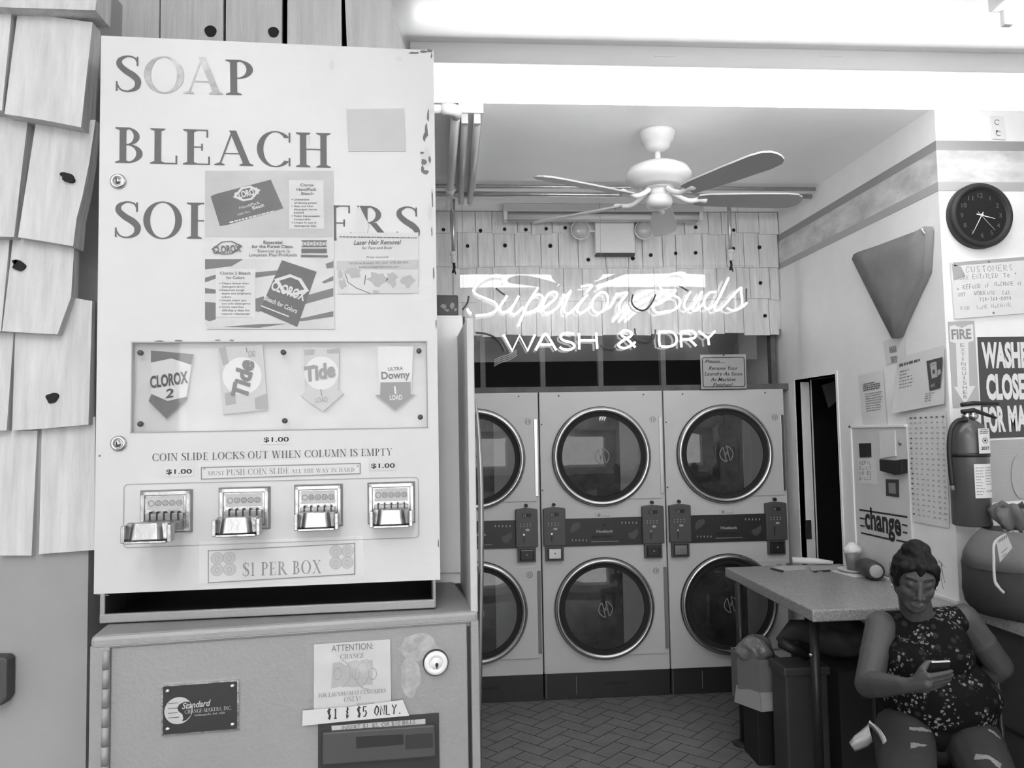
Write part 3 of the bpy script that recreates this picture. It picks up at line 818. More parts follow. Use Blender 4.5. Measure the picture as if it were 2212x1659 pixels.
SCRIPT = [z1(p) for p in (
    [(670, 310), (680, 245), (610, 222), (480, 240), (350, 320), (282, 400), (275, 440), (330, 490), (450, 540), (560, 590), (598, 650), (570, 705), (470, 750), (300, 770)],
    [(240, 742), (205, 715), (185, 675)],
    [(730, 500), (690, 560), (640, 630), (632, 690), (670, 725), (740, 700), (820, 620), (890, 500), (840, 590), (790, 680), (780, 725), (820, 755), (880, 720), (950, 650)],
    [(1150, 390), (1010, 610), (950, 750), (880, 910)],
    [(990, 640), (1080, 520), (1150, 480), (1208, 505), (1212, 570), (1160, 650), (1080, 710), (990, 735)],
    [(1080, 710), (1230, 660), (1330, 590), (1400, 520), (1410, 465), (1360, 445), (1290, 480), (1235, 580), (1215, 670), (1245, 730), (1310, 725), (1390, 680), (1470, 590), (1500, 475)],
    [(1500, 475), (1520, 515), (1600, 430), (1560, 520), (1515, 640), (1510, 710), (1550, 745), (1610, 715), (1700, 620), (1830, 480)],
    [(1830, 480), (1760, 560), (1692, 660), (1690, 715), (1740, 733), (1800, 700), (1870, 650)],
    [(1740, 372), (1885, 355), (1855, 405), (1820, 440)], [(1960, 402), (2060, 345), (2130, 300)],
    [(2060, 455), (2000, 455), (1920, 530), (1890, 630), (1915, 705), (1985, 732), (2060, 680), (2105, 580), (2095, 490), (2055, 450)], [(2060, 680), (2130, 655), (2190, 560), (2235, 470), (2262, 478), (2340, 460)])] + [z2(p) for p in (
    [(65, 470), (95, 476), (215, 455), (195, 500), (130, 590), (108, 660), (130, 710), (180, 715), (245, 650)],
    [(940, 355), (1010, 310), (1040, 250), (1010, 200), (930, 185), (800, 215), (700, 270), (662, 340), (690, 410), (780, 470), (890, 510), (940, 560), (930, 630), (860, 690), (740, 715), (640, 730), (590, 700), (570, 645)],
    [(1085, 440), (1040, 510), (1000, 600), (1005, 665), (1060, 680), (1130, 620), (1245, 440), (1190, 540), (1130, 640), (1122, 698), (1180, 690), (1260, 600)],
    [(1430, 445), (1340, 460), (1280, 540), (1270, 620), (1310, 680), (1390, 640), (1480, 520), (1605, 250), (1490, 490), (1420, 640), (1430, 700), (1490, 680), (1560, 610), (1660, 500), (1770, 390), (1776, 450), (1790, 560), (1785, 630), (1740, 678), (1660, 700), (1585, 665)], [(1740, 678), (1800, 645), (1855, 592)])]
nt = MB()
for p in SCRIPT:
    nt.tube(smoothpts([FN.P(*FN.px(u, v, .045), .045) for u, v in p], 5), .0066, 8)
    if p is SCRIPT[11] or p is SCRIPT[-1]:
        nt.build('script_tubing', MATS['neon_lit'], ns); nt = MB()
BLOCK = [z1(p) for p in ([(680, 1030), (800, 1250), (900, 1040), (1010, 1250), (1110, 1030)], [(1120, 1240), (1190, 1110), (1225, 1040), (1255, 1022), (1290, 1055), (1400, 1240)], [(1190, 1165), (1340, 1165)],
    [(1640, 1020), (1540, 1005), (1475, 1030), (1465, 1080), (1520, 1115), (1610, 1140), (1648, 1185), (1600, 1230), (1500, 1230), (1448, 1198)], [(1710, 1010), (1715, 1230)], [(1715, 1108), (1950, 1108)], [(1945, 1005), (1960, 1220)])] + [z2(p) for p in (
    [(330, 1200), (220, 1090), (145, 1035), (152, 985), (210, 972), (275, 1000), (268, 1050), (170, 1105), (105, 1160), (120, 1198), (190, 1212), (270, 1180), (330, 1130)],
    [(670, 1190), (655, 1110), (655, 988)], [(655, 988), (820, 990), (890, 1060), (880, 1150), (800, 1190), (690, 1190)], [(960, 1200), (955, 1100), (955, 990)], [(955, 990), (1080, 977), (1150, 1010), (1142, 1068), (1060, 1090), (960, 1092)], [(1060, 1090), (1110, 1130), (1160, 1182)],
    [(1195, 980), (1325, 1080)], [(1420, 980), (1325, 1080), (1337, 1170)])]
nb = MB()
for i, p in enumerate(BLOCK):
    P = [FN.P(*FN.px(u, v, .045), .045) for u, v in p]
    if len(p) > 5 and i not in (0,): P = smoothpts(P, 5)
    nb.tube(P, .0070, 8)
    if i in (6, 7, len(BLOCK) - 1):
        nb.build('block_tubing', MATS['neon_lit'], ns); nb = MB()
nd = MB()
for p in (z1([(575, 395), (640, 450), (700, 490)]), z1([(205, 500), (185, 600), (120, 690)]), z2([(300, 480), (280, 580), (330, 660), (420, 700), (500, 670), (560, 590), (610, 480)]), z2([(935, 365), (1060, 440)]), z2([(320, 945), (340, 1050), (400, 1110), (490, 1130), (570, 1100), (600, 1040), (605, 960)]), z2([(1845, 400), (1845, 590)]), z1([(300, 1000), (450, 1020), (580, 1080), (660, 1180), (690, 1250)]), z1([(1990, 1170), (2060, 1210), (2160, 1225), (2212, 1215)])):
    MB().tube(smoothpts([FN.P(*FN.px(u, v, .03), .03) for u, v in p], 4), .0055, 6).build('connecting_tube', MATS['neon_off'], ns)
nw = MB()
for k in range(4):
    P = [(u, v + k * 4) for u, v in z1([(860, 1235), (800, 1275), (740, 1305), (640, 1335), (550, 1385)])]
    nw.tube(smoothpts([FN.P(*FN.px(u, v, -.03), -.03) for u, v in P], 4), .0035, 6)
nw.build('wire_bundle', MATS['photo_wire'], ns)
hg = MB()
for u in (1000, 1300, 1600):
    a, b = FN.px(u, 572)
    MB().tube([FN.P(a, b - .01, -.02), FN.P(a, Z_C, -.02)], .0012, 5).build('hanging_wire', MATS['steel'], ns)

# ================================================================ notice over the dryers
f = Fr((0, 5.085, 0), (1, 0, 0), (0, 0, 1), (0, -1, 0))
c0 = f.px(1515, 843); c1 = f.px(1611, 765)
pz0 = 1.953
sg = thing('notice_sign', 'small white sign asking to remove laundry, standing above the right dryer', 'sign', f.P((c0[0] + c1[0]) / 2, pz0, 0))
MB().rect(f, c0[0], c1[0], pz0, c1[1], -.006, 0).build('board', MATS['paper_grey'], sg, bevel=.002)
pr = MB()
oa, ob, ia, ib = c0[0] + .010, c1[0] - .010, pz0 + .012, c1[1] - .018
o = rrect(oa, ob, ia, ib, .016); i_ = rrect(oa + .0055, ob - .0055, ia + .0055, ib - .0055, .011)
n = len(o); pr.add([f.P(a, b, .0012) for a, b in o + i_], [(k, (k + 1) % n, n + (k + 1) % n, n + k) for k in range(n)])
for tx, u0, v0, u1, v1, h in (('Please....', 1523, 784, 1565, 784, 7), ('Remove Your', 1531, 799, 1594, 799, 7.5), ('Laundry As Soon', 1522, 811, 1603, 811, 7.5), ('As Machine', 1535, 823.5, 1589, 823, 7.5), ('Finishes!', 1540, 835, 1583, 835, 7.5)):
    sanspx(pr, f, tx, u0, v0, u1, v1, h, .0012, shear=.3, bold=.008)
a, b = f.px(1563, 767); pr.disc(f, a, b, .006, 0, .003, 8)
pr.build('lettering', MATS['ink'], sg)
# ================================================================ stacked dryers
YD = 5.1
FD = Fr((0, YD, 0), (1, 0, 0), (0, 0, 1), (0, -1, 0))
DW = .815
XD = FD.px(1163.3, 849)[0]                      # left edge of the middle stack
FM_ = Fr((XD, YD, 0), (1, 0, 0), (0, 0, 1), (0, -1, 0))
DT = 1.948
def dryer_stack(dx, label, nums):
    F = Fr((XD + dx, YD, 0), (1, 0, 0), (0, 0, 1), (0, -1, 0))
    px = FM_.px
    def R(mb, u0, v0, u1, v1, d0, d1):
        a0, b1 = px(u0, v0, d1); a1, b0 = px(u1, v1, d1)
        return mb.rect(F, a0, a1, b0, b1, d0, d1)
    t = thing('stacked_dryer', label, 'dryer', F.P(DW / 2, 0, -.4), 'stacked dryers along the back wall')
    g = .0035; zk = px(1300, 1452)[1]
    body = MB().rect(F, g, DW - g, zk, DT, -.78, -.004)
    body.build('cabinet', MATS['dryer_white'], t, bevel=.004)
    kp = MB().rect(F, g, DW - g, 0, zk - .003, -.78, -.012)
    ko = kp.build('kick_plate', MATS['dryer_dark'], t, bevel=.002)
    MB().rect(F, .205, .208, .03, zk - .02, -.012, -.0105).rect(F, .013, .016, .0, zk - .01, -.012, -.0105).build('seam', MATS['mid_grey'], ko)
    MB().disc(F, .47, .175, .010, -.012, -.008, 10).rect(F, .40, .53, .085, .093, -.012, -.006).build('latch', MATS['black'], ko)
    sc = MB()
    for u, v in ((1207, 855), (1390, 852), (1170, 917), (1172, 1059)):
        a, b = px(u, v); sc.disc(F, a, b, .005, -.004, 0, 8)
    sc.build('screws', MATS['dark_grey'], t)
    # two round doors
    for k, (u, v, hu0, hv0, hu1, hv1) in enumerate(((1301, 986, 1352, 895, 1431, 1076), (1308, 1316, 1366, 1220, 1443, 1411))):
        a, b = px(u, v, .03); R0 = .318
        ha0, hb1 = px(hu0, hv0, .008); ha1, hb0 = px(hu1, hv1, .008)
        ha1 = min(ha1, DW - .022)
        d = thing('door', None, None, (0, 0, 0)); d.parent = t
        d.location = V(F.P(a, b, 0)) - V(t.location)
        # rectangular hinge leaf beside the round rim
        MB().rect(F, a + .12, ha1, hb0, hb1, -.002, .006).build('leaf', MATS['dryer_white'], d, bevel=.002)
        MB().ring(F, a, b, R0 - .012, R0 + .004, -.002, .014, 64).build('backing_ring', MATS['black'], d)
        rim = MB(); prof = [(R0, .0), (R0, .02), (R0 - .006, .03), (R0 - .016, .034), (R0 - .028, .030), (R0 - .033, .02), (R0 - .034, 0)]
        n = 64; vs = []; fs = []
        for r_, h_ in prof:
            for i in range(n):
                q = 2 * math.pi * i / n; vs.append(F.P(a + r_ * math.cos(q), b + r_ * math.sin(q), h_))
        for m_ in range(len(prof) - 1):
            for i in range(n):
                j = (i + 1) % n; fs.append((m_ * n + i, m_ * n + j, (m_ + 1) * n + j, (m_ + 1) * n + i))
        rim.add(vs, fs, True).build('rim', MATS['steel'], d)
        MB().ring(F, a, b, R0 - .062, R0 - .033, .002, .012, 64).build('gasket', MATS['black_matte'], d)
        gl = MB(); rg = R0 - .06; rows = []
        for m_ in range(7):
            r_ = rg * m_ / 6; rows.append([F.P(a + max(r_, .001) * math.cos(2 * math.pi * i / 48), b + max(r_, .001) * math.sin(2 * math.pi * i / 48), .012 + .018 * (1 - (m_ / 6) ** 2)) for i in range(49)])
        gl.grid(rows); gl.build('glass', MATS['dryer_glass'], d)
        lg = MB(); s = .052; rr = .0035
        for sg in (1, -1):
            P = [(sg * x, sg * y) for x, y in ((.02, .98), (.36, .86), (.72, .50), (.86, .10), (.78, -.35), (.50, -.80), (.40, -.78), (.22, .10), (.02, .98))]
            lg.ribbon(F, [(a + x * s, b + y * s) for x, y in P], .0055, .0325)
        lg.ribbon(F, [(a - .26 * s, b - .016), (a + .26 * s, b + .010)], .005, .0325).ribbon(F, [(a - .26 * s, b - .004), (a + .26 * s, b + .022)], .005, .0325)
        lg.build('logo', MATS['ink_soft'], d)
        hg = MB().rect(F, ha1 - .010, ha1 + .012, hb0 + .03, hb1 - .02, -.002, .010)
        hg.build('hinge', MATS['steel' if k == 0 else 'mid_grey'], d, bevel=.002)
        # number in a circle
        na, nb = px((1410, 1417)[k], (906, 1233)[k], .0068)
        nr = MB().ring(F, na, nb, .017, .0195, .006, .0072, 24)
        w_ = .018; sans(nr, F, nums[k], (na - w_ / 2, nb - .009), (na + w_ / 2, nb - .009), .018, .0072, bold=.01)
        nr.build('number', MATS['ink_mid'], d)
    # drum interiors, seen through the glass
    for u, v in ((1301, 986), (1308, 1316)):
        a, b = px(u, v, .03)
        dm = MB(); n = 40; vs = []; fs = []
        for m_, (r_, h_) in enumerate(((.256, .0015), (.255, .0012), (.0, .001))):
            for i in range(n):
                q = 2 * math.pi * i / n; vs.append(F.P(a + max(r_, .0001) * math.cos(q), b + max(r_, .0001) * math.sin(q), h_ - .003))
        for m_ in range(2):
            for i in range(n):
                j = (i + 1) % n; fs.append((m_ * n + i, m_ * n + j, (m_ + 1) * n + j, (m_ + 1) * n + i))
        dm.add(vs, fs); dm.build('drum_back', MATS['drum'], t)
    # control band
    bd = MB(); R(bd, 1216, 1121, 1392, 1176, -.004, .004)
    bo = bd.build('control_band', MATS['dryer_dark'], t)
    pr = MB()
    sanspx(pr, FM_, 'Huebsch', 1288.5, 1150.5, 1324, 1150, 5.6, .0048, bold=.03)
    for u in (1246, 1364):
        pass
    textl = [(1234, 1167, 1272, 1165), (1341, 1129, 1380, 1128)]
    for u0, v0, u1, v1 in textl:
        for q in range(5):
            a, b = px(u0 + (u1 - u0) * (q + .2) / 5, v0, .0048); pr.rect(FM_, a, a + .006, b - .006, b + .006, .0044, .0048)
    a0, b0 = px(1277, 1171, .0048); a1, b1 = px(1337, 1169, .0048); pr.rect(FM_, a0, a1, b0, b0 + .003, .0044, .0048)
    pr.v = [q + V((dx, 0, 0)) for q in pr.v]
    pr.build('lettering', MATS['paper_grey'], bo)
    lf = MB()
    for P in ([(1238, 1131), (1251, 1128), (1254, 1137), (1245, 1146), (1233, 1152), (1232, 1141)], [(1378, 1142), (1379, 1153), (1370, 1165), (1360, 1163), (1356, 1153), (1366, 1149)]):
        MB().poly(F, [px(u, v, .0046) for u, v in P], .0046).build('leaf_pattern', MATS['pod_grey'], bo)
    a, b = px(1305.5, 1134, .01); kk = MB().disc(F, a, b, .010, .004, .012, 12)
    a0, b0 = px(1280, 1162, .01); kk.rect(F, a0, a0 + .13, b0, b0 + .012, .004, .010); kk.build('door_pull', MATS['black'], bo)
    # small badge above the band
    bg = MB(); a0, b1 = px(1287, 1106); a1, b0 = px(1321, 1118); bg.rect(F, a0, a1, b0, b1, -.004, .002)
    bg_o = bg.build('badge', MATS['dryer_white'], t)
    bp = MB(); bp.ring(F, (a0 + a1) / 2, (b0 + b1) / 2, .046, .0475, .002, .0026, 4, math.pi / 4, ry=.42)
    sans(bp, F, 'Dryer', (a0 + .04, b0 + .006), (a1 - .006, b0 + .006), .012, .0028, shear=.2); bp.disc(F, a0 + .02, b0 + .017, .011, .0024, .0028, 12)
    bp.build('lettering', MATS['ink_soft'], bg_o)
    # coin pods and coin boxes at either side
    for (u0, v0, u1, v1, cu0, cv0, cu1, cv1, shiny) in ((1173, 1097, 1223, 1179, 1179, 1179, 1219, 1212, 1), (1387, 1092, 1436, 1174, 1393, 1174, 1432, 1206, 0)):
        a0, b1 = px(u0, v0, .03); a1, b0 = px(u1, v1, .03)
        a0 = max(a0, .012); a1 = min(a1, DW - .012)
        w = a1 - a0
        pd = MB(); top = [(a1 - w * i / 10, b1 - .008 + .008 * math.sin(math.pi * i / 10)) for i in range(11)]
        pd.poly(F, [(a0, b0), (a1, b0)] + top, -.004, .030)
        po = pd.build('coin_pod', MATS['pod_grey'], t, bevel=.004)
        MB().disc(F, (a0 + a1) / 2, b1 + .016, .011, -.004, .02, 12).build('lock', MATS['black'], po)
        fc = MB(); fc.rect(F, a0 + w * .3, a0 + w * .7, b1 - .055, b1 - .032, .030, .032)
        fc.build('display', MATS['black'], po)
        dg = MB()
        sans(dg, F, '25', (a0 + w * .33, b1 - .051), (a0 + w * .47, b1 - .051), .014, .0335)
        dg.disc(F, a0 + w * .53, b1 - .135, .014, .030, .0325, 14, .0075)
        for q in range(4):
            for r_ in range(2):
                dg.disc(F, a0 + w * (.22 + .15 * q), b1 - .098 - .014 * r_, .0032, .030, .0325, 8)
        dg.build('markings', MATS['ink_pale'], po)
        MB().disc(F, a0 + w * .36, b1 - .165, .007, .030, .036, 10).build('coin_button', MATS['chrome'], po)
        MB().rect(F, a0 + w * .345, a0 + w * .385, b1 - .215, b1 - .175, .030, .0345).build('coin_slot', MATS['black'], po)
        ca0, cb1 = px(cu0, cv0, .03); ca1, cb0 = px(cu1, cv1, .03)
        cb = MB().rect(F, ca0, ca1, cb0, cb1 - .001, -.004, .024)
        co = cb.build('coin_box', MATS['pod_grey'], t, bevel=.003)
        MB().rect(F, ca0 + .010, ca1 - .010, cb0 + .010, cb1 - .014, .024, .025).build('recess', MATS['black'], co)
        MB().rect(F, ca0 + .017, ca1 - .017, cb0 + .014, cb1 - .020, .024, .034).build('drawer', MATS['steel' if shiny else 'dryer_dark'], co, bevel=.004)
        MB().rect(F, ca0 + .017, ca1 - .017, cb1 - .023, cb1 - .020, .030, .036).build('drawer_lip', MATS['chrome'], co)
        MB().disc(F, (ca0 + ca1) / 2, (cb0 + cb1) / 2, .006, .030, .038, 10).build('lock', MATS['mid_grey'], co)
    return t
mat('drum', .13, .5, 0, var=.6, scale=6)
dryer_stack(-.816, 'white stacked dryer with doors 11 and 12, half hidden behind the soap machine', ('11', '12'))
dryer_stack(0, 'white stacked dryer with doors 13 and 14, middle of the row', ('13', '14'))
dryer_stack(.816, 'white stacked dryer with doors 15 and 16, nearest the doorway', ('15', '16'))
# ================================================================ soap vending machine and change cabinet
TH = math.radians(3.0)
FM = Fr((-.12, 1.45, 0), (math.cos(TH), math.sin(TH), 0), (0, 0, 1), (math.sin(TH), -math.cos(TH), 0))
px = FM.px
A0, A1, B0, B1 = -.4885, .099, 1.4365, 2.414       # front panel
wa0, wb1 = px(286, 742); wa1, wb0 = px(923, 930)
wb1 = 1.867; wb0 = 1.7095
sm = thing('soap_vending_machine', 'white coin operated soap machine with SOAP BLEACH SOFTENERS lettering', 'vending machine', FM.P((A0 + A1) / 2, B0 - .05, -.13))
cs = MB()
cs.rect(FM, A0 + .008, A1 - .008, B0 + .0, B1 - .01, -.25, -.019)
cs.rect(FM, A0 + .008, A1 - .008, B0 + .0, wb0 - .012, -.020, -.012).rect(FM, A0 + .008, A1 - .008, wb1 + .012, B1 - .01, -.020, -.012)
cs.build('casing', MATS['panel_white'], sm)
fp = MB()
fp.rect(FM, A0, A1, B0, wb0, -.014, 0).rect(FM, A0, A1, wb1, B1, -.014, 0).rect(FM, A0, wa0, wb0, wb1, -.014, 0).rect(FM, wa1, A1, wb0, wb1, -.014, 0)
fo = fp.build('front_panel', MATS['panel_white'], sm)
# rust and bare patches along the edges
rs = MB(); rr = random.Random(11)
def blotch(mb, fr, u, v, ru, rv, d, n=9, rs_=rr):
    mb.poly(fr, [fr.px(u + ru * rs_.uniform(.5, 1.1) * math.cos(t), v + rv * rs_.uniform(.5, 1.1) * math.sin(t), d) for t in [2 * math.pi * i / n for i in range(n)]], d)
for u, v, a, b in ((893, 114, 14, 3), (915, 112, 12, 4), (928, 110, 6, 5), (932, 120, 2, 10), (925, 250, 3, 18), (921, 285, 5, 20), (917, 296, 4, 10), (912, 330, 5, 4), (915, 350, 9, 7), (920, 372, 8, 5), (913, 365, 4, 9), (928, 345, 4, 8), (934, 430, 2, 25), (933, 500, 2, 12), (937, 590, 2, 22), (942, 700, 1.5, 12), (947, 1175, 1.5, 10),
                   (345, 737, 14, 2), (385, 736, 12, 2), (470, 735, 8, 1.5), (500, 735, 7, 1.5), (213, 1284, 5, 2), (230, 1286, 8, 1.5), (215, 985, 3, 3)):
    blotch(rs, FM, u, v, a, b, .0006)
rs.build('rust_spots', MATS['ink_mid'], fo)
rp = MB()
for u, v, a, b in ((920, 345, 15, 26), (862, 127, 9, 7), (717, 140, 8, 12), (928, 460, 6, 20), (930, 240, 7, 5), (668, 300, 3, 14)):
    blotch(rp, FM, u, v, a, b, .0004, 12)
rp.build('bare_patches', MATS['ink_pale'], fo)
# lettering
lt = MB()
serifpx(lt, FM, 'BLEACH', 247.5, 351.5, 719, 362.5, 77, .0008)
serifpx(lt, FM, 'SOFTENERS', 246, 513.5, 907, 522, 79, .0008)
serifpx(lt, FM, 'S', 248, 197, 304, 199, 78, .0008); serifpx(lt, FM, 'P', 487, 204.5, 553, 206, 76, .0008)
lt.build('lettering', MATS['letter'], fo)
lw = MB(); serifpx(lw, FM, 'O', 311, 199.5, 402, 201.5, 78, .0008); serifpx(lw, FM, 'A', 398, 202, 484, 204.5, 80, .0008)
o = lw.build('lettering', MATS['letter_worn'], fo); tag(o, 'half rubbed off letters O and A')
ct = MB(); serifpx(ct, FM, 'COIN SLIDE LOCKS OUT WHEN COLUMN IS EMPTY', 329, 996, 848, 983.5, 16, .0008)
ct.build('instruction_lettering', MATS['letter'], fo)
# display window: recess behind a clear pane held by six bolts
mat('recess_back', .42, .7, var=.12, scale=6)
MB().rect(FM, wa0 - .006, wa1 + .006, wb0 - .006, wb1 + .006, -.0185, -.0155).build('recess_back', MATS['recess_back'], sm)
wn = MB().rect(FM, wa0 - .001, wa1 + .001, wb0 - .001, wb1 + .001, -.004, -.0015)
wo = wn.build('window_pane', MATS['clear_pane'], sm)
bl = MB()
for u, v in ((303, 762), (303, 916), (612, 761), (615, 909), (905, 758), (908, 901)):
    a, b = px(u, v); MB().lathe([(.0048, -.003), (.0048, .0015), (.003, .003), (0, .0033)], FM.P(a, b, 0), FM.n, 14).build('bolt', MATS['dark_grey'], wo)
fr_ = MB()
for a0, a1, b0, b1 in ((wa0 - .002, wa1 + .002, wb1 - .0012, wb1 + .0008), (wa0 - .002, wa1 + .002, wb0 - .0008, wb0 + .0012), (wa0 - .0015, wa0 + .0006, wb0, wb1), (wa1 - .0006, wa1 + .0015, wb0, wb1)):
    fr_.rect(FM, a0, a1, b0, b1, -.001, .0007)
fr_.build('sealant_edge', MATS['ink_soft'], wo)
# locks
for u, v in ((253, 390), (254, 958)):
    a, b = px(u, v, .006)
    lo = MB().lathe([(.0135, -.002), (.0135, .003), (.011, .006), (.008, .006), (.0078, .004), (.0062, .004), (.006, .010), (.0, .0102)], FM.P(a, b, 0), FM.n, 24).build('lock', MATS['steel'], sm)
    MB().rect(FM, a - .0012, a + .0012, b - .003, b + .003, .0100, .0106).build('key_slot', MATS['black'], lo)
# embossed coin panel
ca0, cb1 = px(267, 1046); ca1, cb0 = px(906, 1160)
cb1 = 1.6215; cb0 = 1.512
O = rrect(ca0, ca1, cb0, cb1, .008); I = rrect(ca0 + .0016, ca1 - .0016, cb0 + .0016, cb1 - .0016, .0066)
n = len(O); em = MB(); em.add([FM.P(a, b, .0006) for a, b in O] + [FM.P(a, b, .0006) for a, b in I], [(k, (k + 1) % n, n + (k + 1) % n, n + k) for k in range(n)])
em.build('panel_groove', MATS['ink_soft'], fo)
# four coin slides, pushed out by different amounts
for (u0, v0, u1, v1, ext) in ((300, 1059, 415, 1151, .10), (470, 1053, 584, 1144, .062), (633.5, 1047, 741, 1138, .028), (792.5, 1042, 898, 1131, .026)):
    d0 = .007
    a0, b1 = px(u0, v0, d0); a1, b0 = px(u1, v1, d0); w = a1 - a0; h = b1 - b0; ac = (a0 + a1) / 2
    cs_ = thing('coin_slide', None, None); cs_.parent = sm; cs_.location = V(FM.P(ac, b0, 0)) - V(sm.location)
    pl_ = MB(); ins = .010
    vs = [FM.P(*q, 0) for q in ((a0, b0), (a1, b0), (a1, b1), (a0, b1))] + [FM.P(*q, d0) for q in ((a0 + .003, b0 + .003), (a1 - .003, b0 + .003), (a1 - .003, b1 - .003), (a0 + .003, b1 - .003))]
    pl_.hexa(vs)
    for x0, x1, y0, y1 in ((a0 + .003, a0 + ins, b0 + .003, b1 - .003), (a1 - ins, a1 - .003, b0 + .003, b1 - .003), (a0 + .003, a1 - .003, b1 - ins, b1 - .003)):
        pl_.rect(FM, x0, x1, y0, y1, d0, d0 + .004)
    pl_.build('face_plate', MATS['slide_chrome'], cs_, bevel=.0012)
    MB().rect(FM, a0 + .014, a1 - .014, b1 - .034, b1 - .012, d0, d0 + .0015).build('coin_label', MATS['paper_grey'], cs_)
    cr = MB(); sl_ = MB()
    for k in range(5):
        x = ac + (k - 2) * .0115
        cr.ring(FM, x, b1 - .023, .0042, .0050, d0 + .0015, d0 + .0021, 16)
        if 0 < k: sans(cr, FM, '25', (x - .0028, b1 - .0255), (x + .0028, b1 - .0255), .005, d0 + .0021)
        sl_.rect(FM, x - .0012, x + .0012, b1 - .052, b1 - .037, d0 + .0005, d0 + .0105)
    cr.build('coin_markings', MATS['ink_mid'], cs_)
    MB().rect(FM, a0 + .013, a1 - .013, b1 - .053, b1 - .040, d0, d0 + .009).build('slot_block', MATS['slide_steel'], cs_, bevel=.001)
    sl_.build('coin_slot', MATS['black'], cs_)
    # sliding tongue with its winged handle
    zt, zb = b1 - .048, b1 - .069
    tw = w * .36
    MB().rect(FM, ac - tw, ac + tw, zb + .003, zt - .003, 0, ext).build('tongue', MATS['slide_steel'], cs_, bevel=.002)
    hd = MB()
    prof = [(-w * .42, 0.0), (-w * .42, .012), (-w * .30, .016), (-w * .22, .026), (w * .22, .026), (w * .30, .016), (w * .42, .012), (w * .42, 0.0)]
    lo = [FM.P(ac + x, zb - .004, ext - .008 + y) for x, y in prof]; hi = [FM.P(ac + x * .86, zt + .002, ext - .008 + y * .8) for x, y in prof]
    m_ = len(prof); hd.add(lo + hi, [list(range(m_))[::-1], list(range(m_, 2 * m_))] + [(i, (i + 1) % m_, m_ + (i + 1) % m_, m_ + i) for i in range(m_)])
    hd.build('push_handle', MATS['slide_chrome'], cs_, bevel=.002)
    for sg in (1, -1):
        x = ac + sg * w * .40
        MB().rect(FM, x - .003, x + .003, zb - .008, zt - .002, ext - .010, ext + .012).build('handle_wing', MATS['slide_chrome'], cs_, bevel=.001)
    MB().rect(FM, ac - w * .36, ac + w * .36, zb - .009, zb - .005, ext - .010, ext + .016).build('handle_lip', MATS['slide_chrome'], cs_, bevel=.001)
    bt = MB()
    for x, y in ((a0 + .008, b0 + .007), (a1 - .008, b0 + .007), (ac, b0 + .006)): bt.lathe([(.0022, 0), (.0022, .001), (0, .002)], FM.P(x, y, d0), FM.n, 10)
    bt.build('rivets', MATS['slide_chrome'], cs_)
# delivery tray under the panel
ta0, ta1 = px(222, 1340)[0], px(938, 1300)[0]; tz0, tz1 = px(590, 1326)[1], B0
tr = MB().rect(FM, ta0, ta1, tz0, tz0 + .003, -.24, .0).rect(FM, ta0, ta0 + .004, tz0, tz1, -.24, 0).rect(FM, ta1 - .004, ta1, tz0, tz1, -.24, 0).rect(FM, ta0, ta1, tz0, tz1, -.25, -.235).rect(FM, ta0, ta1, tz1 - .002, tz1, -.24, -.012)
tr.build('tray', MATS['dryer_dark'], sm)
MB().rect(FM, ta0 - .004, ta1 + .002, tz0 - .002, tz0 + .013, -.004, .005).rect(FM, ta0 - .004, ta0 + .004, tz0, tz1, -.10, .004).rect(FM, ta1 - .002, ta1 + .003, tz0, tz1, -.10, .004).build('tray_lip', MATS['cabinet_grey'], sm, bevel=.002)

# ---- sample packets standing behind the window
PK = -.0152
def packet(label, pts, m, face, ang=None, depth=.006):
    t = MB().poly(FM, FM.pxs(pts, PK + depth), PK, PK + depth)
    o = t.build('soap_packet', MATS[m]); tag(o, label, 'packet', 'sample packets behind the window')
    for nm, mm, mb in face: mb.build(nm, MATS[mm], o)
    return o
DP = PK + .006 + .0006
def pq(pts, d=DP): return MB().poly(FM, FM.pxs(pts, d), d)
mat('pack_dark', .055, .4); mat('pack_mid', .15, .4); mat('pack_light', .44, .4); mat('pack_pale', .30, .4)
pr = MB(); sanspx(pr, FM, 'CLOROX', 326, 838, 408, 826, 24, DP + .0006, bold=.035, shear=.15); sanspx(pr, FM, '2', 357, 860, 376, 857, 18, DP + .0006, bold=.02, shear=.2)
packet('bleach packet with CLOROX 2 lettering, first behind the window', [(326, 757), (417, 765), (407, 830), (403, 857), (404, 861), (359, 904), (321, 866), (327, 850)], 'pack_light',
       [('top_band', 'pack_dark', pq([(326, 757), (417, 765), (413, 788), (370, 774), (326, 783)])), ('lower_arrow', 'pack_dark', pq([(327, 851), (362, 866), (403, 857), (404, 861), (359, 904), (321, 866)])), ('lettering', 'ink', pr)])
pr = MB()
f = FM.sub(*FM.px(523, 812, DP), ang=math.radians(84)); sans(pr, f, 'Tide', (-.040, -.012), (.028, -.018), .026, DP + .0012, bold=.05, shear=.15)
a, b = FM.px(566 - 1, 760, DP); 
sanspx(pr, FM, '1', 530, 762, 537, 761, 11, DP + .0006); sanspx(pr, FM, 'LOAD', 537, 771, 552, 770, 12, DP + .0006)
c1 = MB().disc(FM, *FM.px(523, 812, DP), .0335, DP, None, 30)
bx_ = MB(); bx_.poly(FM, FM.pxs([(472, 752), (487, 748), (494, 785), (482, 790)], DP), DP); bx_.poly(FM, FM.pxs([(485, 850), (505, 845), (510, 872), (488, 876)], DP), DP); bx_.poly(FM, FM.pxs([(550, 860), (576, 850), (577, 884), (552, 884)], DP), DP)
packet('detergent packet standing sideways with its Tide lettering turned upright', [(470, 750), (567, 744), (578, 885), (482, 895)], 'pack_pale', [('label_disc', 'pack_light', c1), ('label_boxes', 'pack_mid', bx_), ('lettering', 'ink', pr)])
